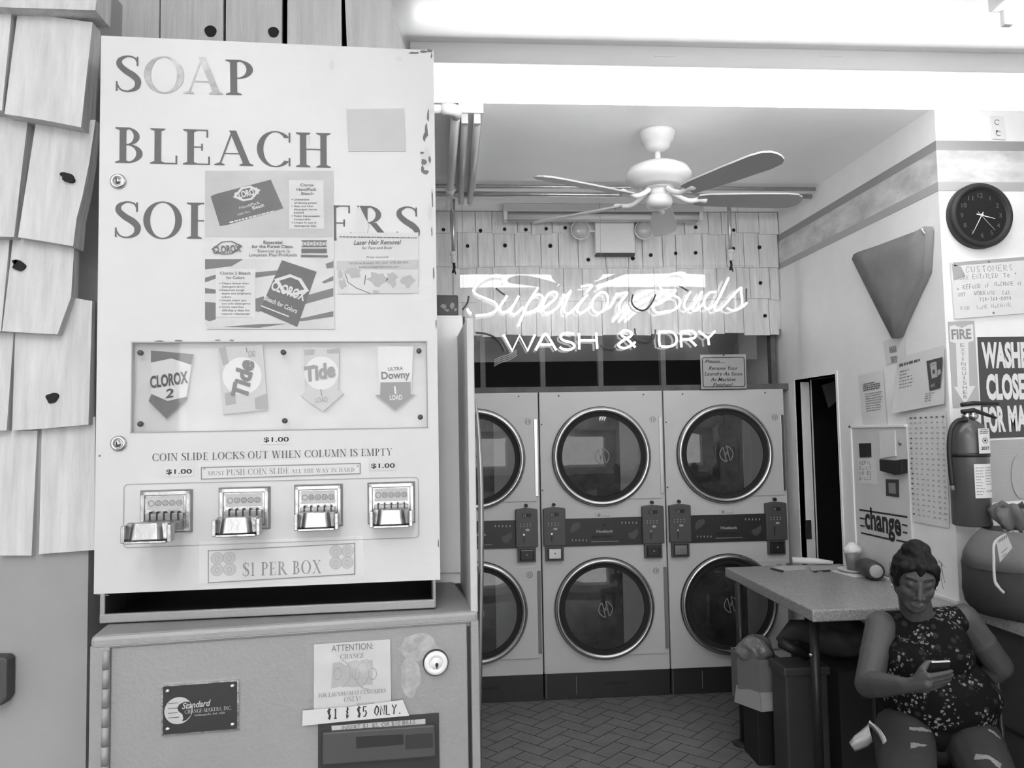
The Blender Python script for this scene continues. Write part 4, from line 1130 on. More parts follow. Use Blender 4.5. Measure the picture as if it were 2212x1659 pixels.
pr = MB(); sanspx(pr, FM, 'Tide', 661, 824, 726, 812, 30, DP + .0012, bold=.05, shear=.15)
sanspx(pr, FM, '1', 691, 856, 699, 855, 15, DP + .0006); sanspx(pr, FM, 'LOAD', 682, 870, 708, 868, 11, DP + .0006)
c1 = MB().disc(FM, *FM.px(694, 806, DP), .030, DP, None, 30)
bx_ = MB(); bx_.poly(FM, FM.pxs([(657, 756), (680, 754), (678, 766), (658, 768)], DP), DP); bx_.poly(FM, FM.pxs([(706, 755), (732, 752), (732, 763), (707, 764)], DP), DP)
packet('pale detergent packet with Tide lettering over a white arrow', [(655, 750), (733, 752), (731, 842), (742, 850), (698, 889), (650, 855), (659, 845)], 'pack_pale', [('label_disc', 'pack_light', c1), ('label_boxes', 'pack_mid', bx_), ('lettering', 'ink_mid', pr)])
pr = MB(); sanspx(pr, FM, 'ULTRA', 838, 801, 871, 799, 7, DP + .0006, bold=.02); sanspx(pr, FM, 'Downy', 824, 819, 886, 816, 15, DP + .0006, bold=.03)
ar = MB().poly(FM, FM.pxs([(822, 826), (887, 825), (887, 852), (896, 852), (854, 887), (811, 853), (821, 853)], DP), DP)
lw_ = MB(); sanspx(lw_, FM, '1', 850, 851, 859, 850, 16, DP + .0006, bold=.02); sanspx(lw_, FM, 'LOAD', 842, 864, 869, 863, 10, DP + .0006, bold=.02)
packet('fabric softener packet with a dark arrow and Downy lettering', [(815, 748), (893, 748), (888, 850), (897, 852), (854, 888), (810, 853), (820, 850)], 'pack_light', [('dark_arrow', 'pack_dark', ar), ('lettering', 'ink', pr), ('load_lettering', 'paper', lw_)])

# ---- stickers and posters on the machine
def sheet(name, label, cat, fr, pts, m, d=.0012, th=.0008, group=None):
    if m == 'tape_film':
        return tag(MB().poly(fr, fr.pxs(pts, d), d).build(name, MATS[m]), label, cat, group)
    o = MB().poly(fr, fr.pxs(pts, d), d - th, d).build(name, MATS[m]); return tag(o, label, cat, group)
D = .0018
def pp_(par, name, m, pts=None, mb=None, d=D, fr=FM):
    b = mb or MB().poly(fr, fr.pxs(pts, d), d)
    return b.build(name, MATS[m], par)
mat('photo_grey', .32, .4, var=.12, scale=7); mat('photo_light', .40, .4, var=.12, scale=9); mat('box_dark', .06, .4, var=.15, scale=14); mat('stripe_dark', .095, .4)
po = sheet('bleach_poster', 'glossy CLOROX bleach poster with two pictures, stuck over the big lettering', 'poster', FM, [(441, 367), (720, 367), (723, 711), (448, 711), (441, 703)], 'paper', .0016)
D1, D2, D3 = .0020, .0024, .0028
pp_(po, 'upper_picture', 'photo_grey', [(443, 369), (719, 369), (719, 512), (443, 512)], d=D1)
pp_(po, 'lower_picture', 'photo_light', [(443, 559), (721, 559), (721, 709), (449, 709), (443, 701)], d=D1)
st_ = MB()
for P in ([(443, 560), (525, 560), (500, 575), (443, 582)], [(443, 600), (470, 592), (470, 600), (443, 610)], [(443, 622), (468, 626), (468, 634), (443, 634)], [(443, 652), (466, 654), (466, 690), (452, 694), (443, 690)], [(552, 588), (600, 584), (604, 592), (552, 600)], [(552, 645), (570, 640), (575, 660), (560, 674), (552, 672)],
          [(695, 609), (720, 596), (720, 606), (700, 612)], [(655, 640), (720, 622), (720, 640), (665, 655), (650, 660)], [(640, 690), (720, 672), (720, 684), (650, 694)], [(480, 706), (560, 700), (620, 699), (560, 708)], [(703, 570), (720, 564), (720, 578), (706, 580)]):
    st_.poly(FM, FM.pxs(P, D2), D2)
pp_(po, 'cloth_stripes', 'stripe_dark', mb=st_)
shd = MB().poly(FM, FM.pxs([(500, 490), (612, 452), (613, 482), (560, 500), (492, 508)], D2), D2)
b1 = pp_(po, 'upper_box', 'box_dark', [(455, 424), (466, 419), (585, 388), (612, 450), (490, 486), (475, 488)], d=D2)
pp_(po, 'lower_box', 'box_dark', [(609, 562), (684, 587), (642, 706), (561, 671)], d=D3)
hx = MB()
def hexring(mb, cx, cy, rx, ry, rot, d, w=.28):
    o, i_ = [], []
    for k, (x, y) in enumerate(((-1, .1), (-.3, -.95), (.35, -.95), (1, -.1), (.3, .95), (-.35, .95))):
        c, s = math.cos(rot), math.sin(rot)
        for lst, kk in ((o, 1), (i_, 1 - w)):
            X, Y = x * rx * kk, y * ry * kk; lst.append(FM.px(cx + X * c - Y * s, cy + X * s + Y * c, d))
    n = 6; mb.add([FM.P(a, b, d) for a, b in o + i_], [(k, (k + 1) % n, n + (k + 1) % n, n + k) for k in range(n)])
hexring(hx, 533, 418, 31, 16, -.2, D3)
sanspx(hx, FM, 'CLOROX', 508, 430, 560, 418, 13, D3 + .0003, bold=.04)
sanspx(hx, FM, 'HandiPack', 518, 452, 562, 440, 6, D3); sanspx(hx, FM, 'Bleach', 546, 453, 571, 446, 7, D3, bold=.02)
sanspx(hx, FM, '100% Dry', 514, 466, 540, 458, 4, D3); textlines(hx, FM.sub(*FM.px(496, 482, D3), ang=.28), 0, .085, .003, -.001, 1, D3, .0025, (.95, 1))
pp_(po, 'box_lettering', 'paper', mb=hx); hx = MB(); hexring(hx, 630, 616, 40, 22, .38, D3 + .0006)
f = FM.sub(*FM.px(592, 612, D3), ang=-.38)
sans(hx, f, 'CLOROX', (-.002, -.012), (.060, -.010), .016, D3 + .0009, bold=.04)
sans(hx, f, 'Bleach for Colors', (-.006, -.034), (.056, -.036), .008, D3 + .0006, bold=.02)
hx.ribbon(f, [(-.006, -.046), (.046, -.046)], .0022, D3 + .0006)
pp_(po, 'box_lettering', 'paper', mb=hx)
pp_(po, 'text_panel', 'paper', [(624, 389), (699, 389), (700, 494), (625, 494)], d=D2)
pn_ = MB().poly(FM, FM.pxs([(466, 580), (551, 581), (551, 686), (466, 684)], D2 + .0002), D2 + .0002)
pp_(po, 'text_panel', 'paper', mb=pn_)
tx = MB(); D3 += .0003
for s, u0, u1, v in (('Clorox', 649, 678, 402.5), ('HandiPack', 641, 684, 412), ('Bleach', 651, 677, 421)): sanspx(tx, FM, s, u0, v, u1, v, 6, D3, bold=.015)
for i, (s, u1) in enumerate((('Unbeatable', 668), ('whitening power', 685), ('Gets out what', 677), ('detergent leaves', 685), ('behind', 656), ('Poder blanqueador', 692), ('insuperable', 671), ('Limpia lo que el', 683), ('detergente deja', 683))):
    v = 433 + i * 7.1; sanspx(tx, FM, s, 635, v, u1, v, 4.2, D3, bold=.008)
    if i in (0, 2, 5, 7): tx.disc(FM, *FM.px(631, v - 2, D3), .0011, D3, None, 6)
for s, u0, u1, v in (('Clorox 2 Bleach', 475, 541, 593), ('for Colors', 489, 528, 602.5)): sanspx(tx, FM, s, u0, v, u1, v, 6, D3, bold=.015)
for i, (s, u1) in enumerate((('Cleans better than', 537), ('detergent alone', 528), ('Removes tough', 528), ('stains and brightens', 542), ('colors', 499), ('Limpia mejor que', 532), ('con solo detergente', 541), ('Quita manchas', 526), ('dificiles y deja los', 539), ('colores relucientes', 539))):
    v = 614 + i * 7.3; sanspx(tx, FM, s, 479, v, u1, v, 4.2, D3, bold=.008)
    if i in (0, 2, 5, 7): tx.disc(FM, *FM.px(475, v - 2, D3), .0011, D3, None, 6)
hexring(tx, 490, 535, 34, 15, -.06, D3, .12)
for s, u0, u1, v in (('Essential', 569, 610, 526.5), ('for the Purest Clean.', 544, 634, 535.5)): sanspx(tx, FM, s, u0, v, u1, v, 6.5, D3, bold=.02)
for s, u0, u1, v in (('Esencial para la', 557, 626, 545), ('Limpieza Mas Profunda', 538, 642, 553.5)): sanspx(tx, FM, s, u0, v, u1, v, 6.5, D3)
sanspx(tx, FM, 'CLOROX', 460, 548, 521, 543, 15, D3 + .0006, bold=.03)
for k in range(4):
    a, b = FM.px(659 + k * 13.5, 526, D3); tx.ring(FM, a, b, .0035, .0046, D3, D3 + .0002, 5, math.pi / 4 + .3)
tx.poly(FM, FM.pxs([(651, 537), (706, 537), (706, 546), (651, 546)], D3), D3); tx.poly(FM, FM.pxs([(650, 550), (708, 551), (708, 556), (650, 555)], D3), D3)
for P in ([(651, 519), (706, 519), (706, 521), (651, 521)], [(651, 531), (706, 531), (706, 533), (651, 533)]): tx.poly(FM, FM.pxs(P, D3), D3)
pp_(po, 'print', 'ink_mid', mb=tx)
# laser flyer
fl_ = sheet('flyer', 'Laser Hair Removal flyer taped under the lettering at the right of the machine', 'flyer', FM, [(727, 503), (904, 502), (904, 634), (729, 635)], 'paper', .0016)
pp_(fl_, 'grey_band', 'photo_grey', [(727, 564), (904, 561), (904, 581), (727, 583)], d=D1)
pp_(fl_, 'stone_picture', 'photo_light', [(728, 584), (904, 582), (903, 633), (729, 634)], d=D1)
pb = MB()
for u, v, a, b in ((765, 588, 22, 14), (815, 603, 24, 18), (846, 604, 16, 19), (880, 606, 17, 16), (740, 615, 10, 14), (735, 594, 7, 12), (812, 630, 10, 5)): blotch(pb, FM, u, v, a, b, D2, 14, random.Random(int(u)))
pp_(fl_, 'stones', 'band_dark', mb=pb)
tx = MB()
sanspx(tx, FM, 'Laser Hair Removal', 764, 528.5, 867, 527.5, 9.5, D2, shear=.3, bold=.02); sanspx(tx, FM, 'for Face and Body', 782, 538.5, 848, 537.5, 6, D2, shear=.3)
sanspx(tx, FM, '110 5th ave Brooklyn, NY 11215   (718) 800 4034', 753, 571, 882, 569, 4.5, D2, shear=.3); sanspx(tx, FM, 'www.coolaserskincare.com', 776, 579, 862, 578, 5, D2, shear=.3)
sanspx(tx, FM, 'Free consult', 791, 557.5, 840, 556.5, 4, D2, shear=.3); textlines(tx, FM.sub(*FM.px(733, 512, D2)), 0, .145, .002, -.001, 1, D2, .0018, (.9, 1), 5)
tx.ribbon(FM, FM.pxs([(745, 590), (752, 610), (770, 622), (800, 634)], D2 + .0003), .0012, D2 + .0003).ribbon(FM, FM.pxs([(790, 594), (787, 615)], D2 + .0003), .0014, D2 + .0003)
pp_(fl_, 'print', 'ink_mid', mb=tx)
tag(sheet('tape_piece', 'strip of clear tape at the lower right corner of the flyer', 'tape', FM, [(889, 622), (934, 614), (936, 645), (888, 651)], 'tape_film', .0026), None)
sheet('blank_label', 'blank beige label below the top right corner of the machine', 'label', FM, [(748, 236), (873, 234), (877, 327), (753, 327)], 'paper_grey', .0012)
sheet('torn_paper', 'torn scrap of paper between the letters E and R', 'paper scrap', FM, [(764, 503), (770, 470), (776, 444), (788, 468), (797, 485), (793, 503)], 'paper', .0020)
# price stickers
for (u0, v0, u1, v1, h, lab, bgc) in ((569.6, 954.6, 624, 953.5, 9.6, '$1.00 price sticker centred under the display window', 'panel_white'), (359, 1024, 414.5, 1022.8, 9.6, '$1.00 price sticker above the leftmost coin slide', 'panel_white'), (801.8, 1011, 853, 1010, 9.2, '$1.00 price sticker above the rightmost coin slide', 'paper')):
    o = sheet('price_sticker', lab, 'sticker', FM, [(u0 - 4, v0 - h - 5), (u1 + 4, v1 - h - 5), (u1 + 4, v1 + 6), (u0 - 4, v0 + 6)], bgc, .0010, group='price stickers')
    b = MB(); sanspx(b, FM, '$1.00', u0, v0, u1, v1, h, .0014, bold=.02); b.build('lettering', MATS['ink'], o)
o = sheet('push_label', 'taped strip reading MUST PUSH COIN SLIDE above the coin slides', 'label', FM, [(434, 1010), (779, 1001), (779, 1024), (434, 1036)], 'paper', .0014)
b = MB()
for e in ([(434, 1010), (779, 1001)], [(434, 1035), (779, 1023)], [(435, 1010), (435, 1035)], [(778, 1001), (778, 1024)]): b.ribbon(FM, FM.pxs(e, D1), .0018, D1)
serifpx(b, FM, '*', 438, 1024, 445, 1024, 14, D1); serifpx(b, FM, 'MUST', 449, 1027, 485, 1026.3, 9, D1); serifpx(b, FM, 'PUSH COIN SLIDE', 489, 1027, 625, 1023, 13, D1); serifpx(b, FM, 'ALL THE WAY IN HARD', 629, 1022.5, 766, 1019, 9, D1); serifpx(b, FM, '*', 770, 1018, 776, 1018, 14, D1)
b.build('lettering', MATS['ink_mid'], o)
sheet('tape_piece', 'clear tape over the push coin slide strip', 'tape', FM, [(430, 1000), (796, 988), (797, 1030), (430, 1042)], 'tape_film', .0030)
o = sheet('price_sign', '$1 PER BOX sign with printed quarters, under the coin slides', 'sign', FM, [(449, 1188), (767, 1172), (767, 1241), (449, 1260)], 'paper', .0014)
b = MB()
for e in ([(449, 1190), (767, 1174)], [(449, 1259), (767, 1240)], [(450, 1188), (450, 1260)], [(766, 1172), (766, 1241)]): b.ribbon(FM, FM.pxs(e, D1), .0016, D1)
serifpx(b, FM, '$1 PER BOX', 524, 1245, 695, 1238, 29, D1)
b.build('lettering', MATS['ink_mid'], o)
qn = MB(); qr = MB()
for cu, cv in ((469, 1206), (495, 1205), (469, 1231), (496, 1230), (725, 1191), (751, 1190), (725, 1216), (750, 1215)):
    a, b_ = FM.px(cu, cv, D1); qn.disc(FM, a, b_, .0105, D1, None, 20); qr.ring(FM, a, b_, .0098, .0108, D1 + .0002, D1 + .0004, 20); qr.ring(FM, a, b_ - .001, .003, .0042, D1 + .0002, D1 + .0004, 10, ry=1.3)
qn.build('printed_coins', MATS['photo_grey'], o); qr.build('coin_outlines', MATS['ink_soft'], o)
sheet('tape_piece', 'clear tape over the $1 PER BOX sign', 'tape', FM, [(430, 1170), (784, 1158), (786, 1238), (785, 1252), (430, 1262)], 'tape_film', .0030)

# ================================================================ change machine cabinet below
TC = math.radians(8.0)
FC = Fr((-.12, 1.405, 0), (math.cos(TC), math.sin(TC), 0), (0, 0, 1), (math.sin(TC), -math.cos(TC), 0))
px = FC.px
LA0, LA1 = px(193, 1500)[0], px(1036, 1500)[0]; LZ = (px(196, 1375)[1] + px(1030, 1320)[1]) / 2

cm = thing('change_machine', 'tall grey change machine cabinet under the soap machine', 'change machine', FC.P((LA0 + LA1) / 2, 0, -.3))

bd = MB()
bd.rect(FC, LA0, LA1, 0, LZ - .012, -.72, -.014)
bd.rect(FC, LA0, LA1, LZ - .03, LZ - .006, -.72, -.010)

bo = bd.build('cabinet', MATS['cabinet_grey'], cm, bevel=.004)
# rounded shelf edge
ed = MB(); ed.rect(FC, LA0, LA1, LZ - .022, LZ, -.72, 0); ed.build('ledge', MATS['cabinet_grey'], cm, bevel=.007)
fr = MB()                                                     # frame round the lower door
lda0, lda1 = px(236, 1500)[0], px(1012, 1500)[0]; ldz = (px(240, 1398)[1] + px(1012, 1345)[1]) / 2
fr.rect(FC, LA0, lda0, 0, LZ - .018, -.02, 0).rect(FC, lda1 + .006, LA1, 0, LZ - .018, -.02, 0).rect(FC, LA0, LA1, ldz + .003, LZ - .018, -.02, 0)
fr.build('door_frame', MATS['cabinet_grey'], cm, bevel=.003)
MB().rect(FC, lda1 - .001, lda1 + .0065, .05, ldz, -.014, -.011).build('door_gap', MATS['black'], cm)
do = MB().rect(FC, lda0, lda1, .05, ldz, -.02, -.006).build('lower_door', MATS['cabinet_grey'], cm, bevel=.002)
hn = MB(); ha = px(228, 1500)[0]; z = ldz - .004
while z > .1:
    hn.tube([FC.P(ha, z, .001), FC.P(ha, z - .0285, .001)], .0055, 10); z -= .030
hn.build('piano_hinge', MATS['cabinet_grey'], do)
# upper cabinet, set back behind the soap machine, with a side cheek coming forward
FV = Fr(FC.P(LA1, 0, -.002), (math.cos(TH), math.sin(TH), 0), (0, 0, 1), (math.sin(TH), -math.cos(TH), 0))
hz = FV.px(970, 681, -.28)[1]; ua1 = FV.px(1004, 900, -.28)[0]; ct_ = FV.px(1022, 686, 0)[1]
MB().rect(FV, -.64, -.001, LZ - .004, hz, -.66, -.28).build('upper_cabinet', MATS['cream_metal'], cm, bevel=.003)
MB().rect(FV, -.013, 0, LZ - .004, ct_, -.29, -.002).build('side_cheek', MATS['cheek_grey'], cm, bevel=.002)
MB().rect(FV, -.60, ua1 - .002, LZ + .02, hz - .006, -.285, -.272).build('upper_door', MATS['cream_metal'], cm, bevel=.002)
MB().rect(FV, ua1 - .001, ua1 + .003, LZ + .005, hz - .003, -.284, -.278).build('door_gap', MATS['black'], cm)
# name plate
pl0 = MB().poly(FC, FC.pxs([(349, 1480), (516, 1468), (516, 1577), (349, 1590)], -.002), -.006, -.002).build('name_plate', MATS['chrome'], do)
Dn = -.0014
MB().poly(FC, FC.pxs([(352, 1484), (512, 1472), (512, 1574), (352, 1587)], Dn), Dn).build('plate_face', MATS['black'], pl0)
b = MB(); Dm = -.0010
b.disc(FC, *FC.px(385.5, 1535, Dm), .0215, Dm, None, 30)
f = FC.sub(*FC.px(392, 1532, Dm), ang=math.atan2(7, 60) * .9)
sanspx(b, FC, 'Standard', 393, 1532, 456, 1524, 13, Dm + .0012, shear=.35, bold=.02)
serifpx(b, FC, 'CHANGE-MAKERS, INC.', 399, 1542, 501, 1532.5, 8, Dm + .0012); sanspx(b, FC, 'Indianapolis, Ind. USA', 421, 1547, 486, 1541.5, 4.5, Dm + .0012)
b.build('lettering', MATS['paper_grey'], pl0)
b = MB(); Dm2 = Dm + .0005
b.poly(FC, FC.pxs([(410, 1516), (398, 1516), (387, 1522), (383, 1530), (386, 1537), (394, 1543), (396, 1552), (393, 1558), (402, 1556), (412, 1545), (414, 1530)], Dm2), Dm2)
for k, v in enumerate((1519, 1530, 1540, 1550)): b.ribbon(FC, FC.pxs([(363, v + 1), (384 + (3 if k == 3 else 0), v - 1)], Dm2), .0008, Dm2)
b.build('emblem_cut', MATS['black'], pl0)
for u, v in ((362, 1493), (502, 1482), (362, 1575), (502, 1565)):
    MB().lathe([(.0038, 0), (.0036, .0015), (.002, .0026), (0, .003)], FC.P(*FC.px(u, v, -.001), -.0014), FC.n, 12).build('rivet', MATS['steel'], pl0)
a, b_ = px(942, 1433, .004)
lo = MB().lathe([(.0205, -.006), (.0205, .003), (.0185, .006), (.011, .006), (.0108, .0052), (.0098, .0052), (.0095, .0065), (0, .0066)], FC.P(a, b_, 0), FC.n, 32).build('lock', MATS['white_metal'], do)
MB().ring(FC, a, b_, .0203, .0222, -.006, .001, 32).build('lock_collar', MATS['black'], lo)
MB().disc(FC, a + .001, b_ - .002, .0028, .0066, .0072, 10, .0038).rect(FC, a, a + .002, b_ - .008, b_ - .002, .0066, .0072).build('keyhole', MATS['black'], lo)
# bill acceptor
ba_ = MB().poly(FC, FC.pxs([(687, 1562), (948, 1541), (950, 1690), (687, 1690)], -.002), -.006, -.002).build('bill_acceptor', MATS['dryer_dark'], do)
f0 = -.0014
MB().poly(FC, FC.pxs([(696, 1583), (940, 1566), (942, 1636), (696, 1655)], .008), -.004, .008).build('bezel', MATS['dark_grey'], ba_, bevel=.003)
MB().poly(FC, FC.pxs([(769, 1592), (871, 1586), (872, 1608), (770, 1617)], .0086), .0070, .0086).build('bill_slot', MATS['black_matte'], ba_)
MB().poly(FC, FC.pxs([(876, 1589), (934, 1584), (935, 1614), (876, 1619)], .0092), .0070, .0092).build('side_panel', MATS['dryer_dark'], ba_)
o = sheet('bills_label', 'INSERT $1, $5, OR $10 BILLS label at the top of the bill slot', 'label', FC, [(716, 1568), (919, 1553), (919, 1568), (717, 1584)], 'paper_grey', .0000)
b = MB(); sanspx(b, FC, 'INSERT $1, $5, OR $10 BILLS', 738, 1577.5, 897, 1563.5, 9, .0006, bold=.005); b.build('lettering', MATS['ink_mid'], o)
# attention notice and hand-lettered tape
o = sheet('attention_notice', 'ATTENTION CHANGE notice with coin picture, under plastic by the lock', 'notice', FC, [(678, 1392), (843, 1381), (845, 1530), (678, 1538)], 'paper', -.0020)
dA = -.0014; b = MB()
sanspx(b, FC, 'ATTENTION:', 716, 1408, 806, 1402, 14, dA); serifpx(b, FC, 'CHANGE', 735, 1424, 787, 1420.5, 10, dA); serifpx(b, FC, 'FOR LAUNDROMAT CUSTOMERS', 688, 1507, 833, 1496, 9, dA); serifpx(b, FC, 'ONLY!', 743, 1516.5, 779, 1514, 11, dA); serifpx(b, FC, 'THANK YOU', 771, 1525.5, 810, 1522, 6, dA)
b.build('lettering', MATS['ink_mid'], o)
b = MB(); b2 = MB()
b.poly(FC, FC.pxs([(719, 1432), (735, 1430), (748, 1438), (752, 1430), (768, 1426), (784, 1430), (795, 1427), (805, 1425), (805, 1480), (790, 1479), (770, 1484), (752, 1484), (735, 1483), (715, 1488)], dA), dA)
for u, r_ in ((724, .026), (764, .026), (800, .026)):
    a, q = FC.px(u, 1456, dA); b2.ring(FC, a, q, r_ - .0012, r_, dA + .0003, dA + .0005, 20, -1.1 if u < 790 else 1.7, 1.1 if u < 790 else 4.6)
    b2.ring(FC, a + .004, q, .006, .007, dA + .0003, dA + .0005, 10, ry=1.5)
b.build('coin_picture', MATS['photo_grey'], o); b2.build('coin_outlines', MATS['ink_soft'], o)
pk = MB(); N_ = 14; rows = []
q00, q10, q11, q01 = [V((*FC.px(u, v, 0), 0)) for u, v in ((661, 1540), (858, 1528), (855, 1378), (662, 1384))]
for j in range(N_ + 1):
    row = []
    for i in range(N_ + 1):
        s, t = i / N_, j / N_; q = (q00 * (1 - s) + q10 * s) * (1 - t) + (q01 * (1 - s) + q11 * s) * t
        row.append(FC.P(q.x, q.y, .0005 + .0025 * (math.sin(s * 9 + t * 4) * math.sin(t * 8 - s * 3)) * math.sin(math.pi * s) * math.sin(math.pi * t)))
    rows.append(row)
tag(pk.grid(rows).build('plastic_cover', MATS['tape_film']), 'wrinkled clear plastic taped over the attention notice', 'plastic cover')
o = sheet('tape_banner', 'strip of tape hand lettered $1 & $5 ONLY below the attention notice', 'tape', FC, [(654, 1535), (755, 1527), (870, 1512), (884, 1546), (750, 1558), (653, 1568)], 'tape', .0032)
b = MB(); handpx(b, FC, '$1 & $5 ONLY.', 707, 1553, 872, 1541, 21, .0038, w=.0022); b.build('hand_lettering', MATS['ink'], o)
sheet('tape_piece', 'cloudy strip of tape running down between the notice and the lock', 'tape', FC, [(846, 1376), (872, 1372), (862, 1440), (858, 1530), (848, 1532)], 'tape_film', -.0030)
# residue patch around the lock
b = MB(); 
for cu, cv, ru, rv, ph_ in ((905, 1398, 42, 30, 0), (886, 1462, 22, 44, 2)):
    b.poly(FC, [FC.px(cu + ru * (1 + .10 * math.sin(3 * t + ph_) + .06 * math.sin(7 * t)) * math.cos(t), cv + rv * (1 + .08 * math.sin(4 * t + ph_)) * math.sin(t), -.0052 + ph_ * .0001) for t in [i * .1309 for i in range(48)]], -.0052 + ph_ * .0001)
mat('residue', .29, .6, var=.25, scale=60)
b.build('glue_residue', MATS['residue'], do)
# chrome edge bowed along the right side of the cabinet
f = Fr((0, 1.80, 0), (1, 0, 0), (0, 0, 1), (0, -1, 0))
gd = MB(); P = [(1026, 862), (1031, 900), (1035, 960), (1038, 1040), (1039, 1120), (1039, 1200), (1038, 1290), (1036, 1420), (1034, 1560), (1034, 1659)]
pts = [V((max(f.P(*f.px(u, v), 0).x, FC.P(LA1, 0, -.3).x + .004), 1.80, f.px(u, v)[1])) for u, v in P]
pts = smoothpts(pts, 4); gd.tube(pts, [.002 + .0045 * min(i / 10, 1) for i in range(len(pts))], 10)
gd.build('side_guard', MATS['edge_steel'], cm)
# dark patterned carton on top of the cabinet
f = FC
c = MB(); a0, z0 = FV.px(940, 679, -.30)[0], hz; a1 = FV.px(990, 650, -.30)[0]; z1_ = FV.px(960, 637, -.30)[1]
c.rect(FV, a0, a1, z0, z1_, -.42, -.30)
co = tag(c.build('small_carton', MATS['dark_grey'], bevel=.003), 'small dark patterned carton on top of the change machine cabinet', 'box')
b = MB()
for u, v, a, q in ((958, 662, 8, 7), (977, 660, 6, 8), (966, 670, 7, 4), (984, 669, 4, 4)): blotch(b, FV, u, v, a, q, -.2995, 8, random.Random(int(u)))
b.build('printed_pattern', MATS['ink_soft'], co)
# ================================================================ things on the right wall and pillar
mat('red_tank', .085, .28); mat('sign_dark', .06, .5); mat('sign_pale', .42, .6); mat('clock_black', .018, .6); mat('clock_face', .016, .8, spec=.2)
# outlet plate high on the pillar
f = FR_P
op = MB().quadpx(f, [(2140, 250), (2168, 252), (2174, 302), (2144, 300)], 0, .008).build('outlet_plate', MATS['white_paint'], bevel=.002)
tag(op, 'white electrical outlet plate high on the pillar above the striped border', 'outlet')
b = MB()
for u, v, w in ((2154, 264, 7), (2157, 288, 6)):
    b.ring(f, *f.px(u, v, .0086), .010, .0125, .008, .0090, 18, .6, 5.6)
b.rect(f, *[x for pr_ in zip(f.px(2152, 286, .0088), f.px(2155, 281, .0088)) for x in sorted(pr_)], .008, .0090)
b.build('socket_openings', MATS['ink_mid'], op)
# wall clock
a, z = f.px(2120, 465, .03)
ck = thing('wall_clock', 'round black wall clock on the pillar', 'clock', f.P(a, z, 0))
MB().lathe([(.150, .0), (.150, .03), (.143, .042), (.132, .045), (.124, .040), (.120, .028), (.0, .028)], f.P(a, z, 0), f.n, 56).build('case', MATS['clock_black'], ck)
MB().disc(f, a, z, .121, .0285, None, 48).build('dial', MATS['clock_face'], ck)
nb = MB()
for h_ in range(1, 13):
    t = math.pi / 2 - h_ * math.pi / 6; s = str(h_); w_ = .011 * len(s) + .002
    x, y = a + .092 * math.cos(t), z + .092 * math.sin(t); sans(nb, f, s, (x - w_ / 2, y - .010), (x + w_ / 2, y - .010), .020, .0290)
nb.build('numerals', MATS['ink_mid'], ck)
for nm, (u, v), (tu, tv), w0 in (('hour_hand', (2150, 472), (2110, 462), .0042), ('minute_hand', (2101, 505), (2124, 458), .0036), ('second_hand', (2149, 497), (2112, 457), .0016)):
    p = f.px(u, v, .034); q = f.px(tu, tv, .034)
    MB().ribbon(f, [q, ((p[0] + q[0]) / 2, (p[1] + q[1]) / 2), p], [w0 * 1.2, w0, w0 * .5], .0330 + (.001 if nm[0] == 'm' else .002 if nm[0] == 's' else 0)).build(nm, MATS['white_paint'], ck)
MB().disc(f, a, z, .006, .03, .037, 12).build('hub', MATS['white_paint'], ck)
# hand written customer notice board
cb = MB().quadpx(f, [(2054, 567), (2290, 548), (2290, 671), (2063, 689)], 0, .012).build('notice_board', MATS['paper_white'], bevel=.002)
tag(cb, 'white board hand lettered CUSTOMERS ARE ENTITLED TO A REFUND, under the clock', 'sign')
D = .0126
b = MB()
for s, u0, v0, u1, v1, h in (('CUSTOMERS', 2087, 589, 2192, 584, 13), ('ARe ENTiTLED', 2074, 604, 2158, 600, 10), ('To *', 2168, 600, 2200, 597, 9), ('A REFuND iF', 2067, 626, 2140, 621, 10), ('MACHiNE is', 2149, 618, 2208, 616, 9), ('NOT', 2070, 641, 2088, 640, 8), ('WORKiNg', 2105, 638, 2150, 636, 9), ('CALL', 2166, 636, 2184, 635, 8), ('718-768-0099', 2116, 651, 2186, 648, 8)):
    handpx(b, f, s, u0, v0, u1, v1, h, D, w=.0026, small=.75, jit=.03)
for s, u0, v0, u1, v1, h in (('FOR', 2076, 671, 2098, 669, 8), ('SAME MACHiNE', 2110, 668, 2186, 662, 8)): handpx(b, f, s, u0, v0, u1, v1, h, D, w=.0018, small=.75)
b.build('hand_lettering', MATS['ink_soft'], cb)
b = MB().poly(f, f.pxs([(2056, 570), (2076, 576), (2086, 596), (2070, 604), (2060, 606)], D - .0003), D - .0003).poly(f, f.pxs([(2058, 567), (2288, 549), (2288, 556), (2080, 573), (2062, 575)], D - .0003), D - .0003)
b.build('worn_patch', MATS['paper_grey'], cb)
b = MB()
for u, v in ((2136, 566), (2146, 676)): b.disc(f, *f.px(u, v, D), .005, D, D + .002, 10)
b.build('screws', MATS['mid_grey'], cb)
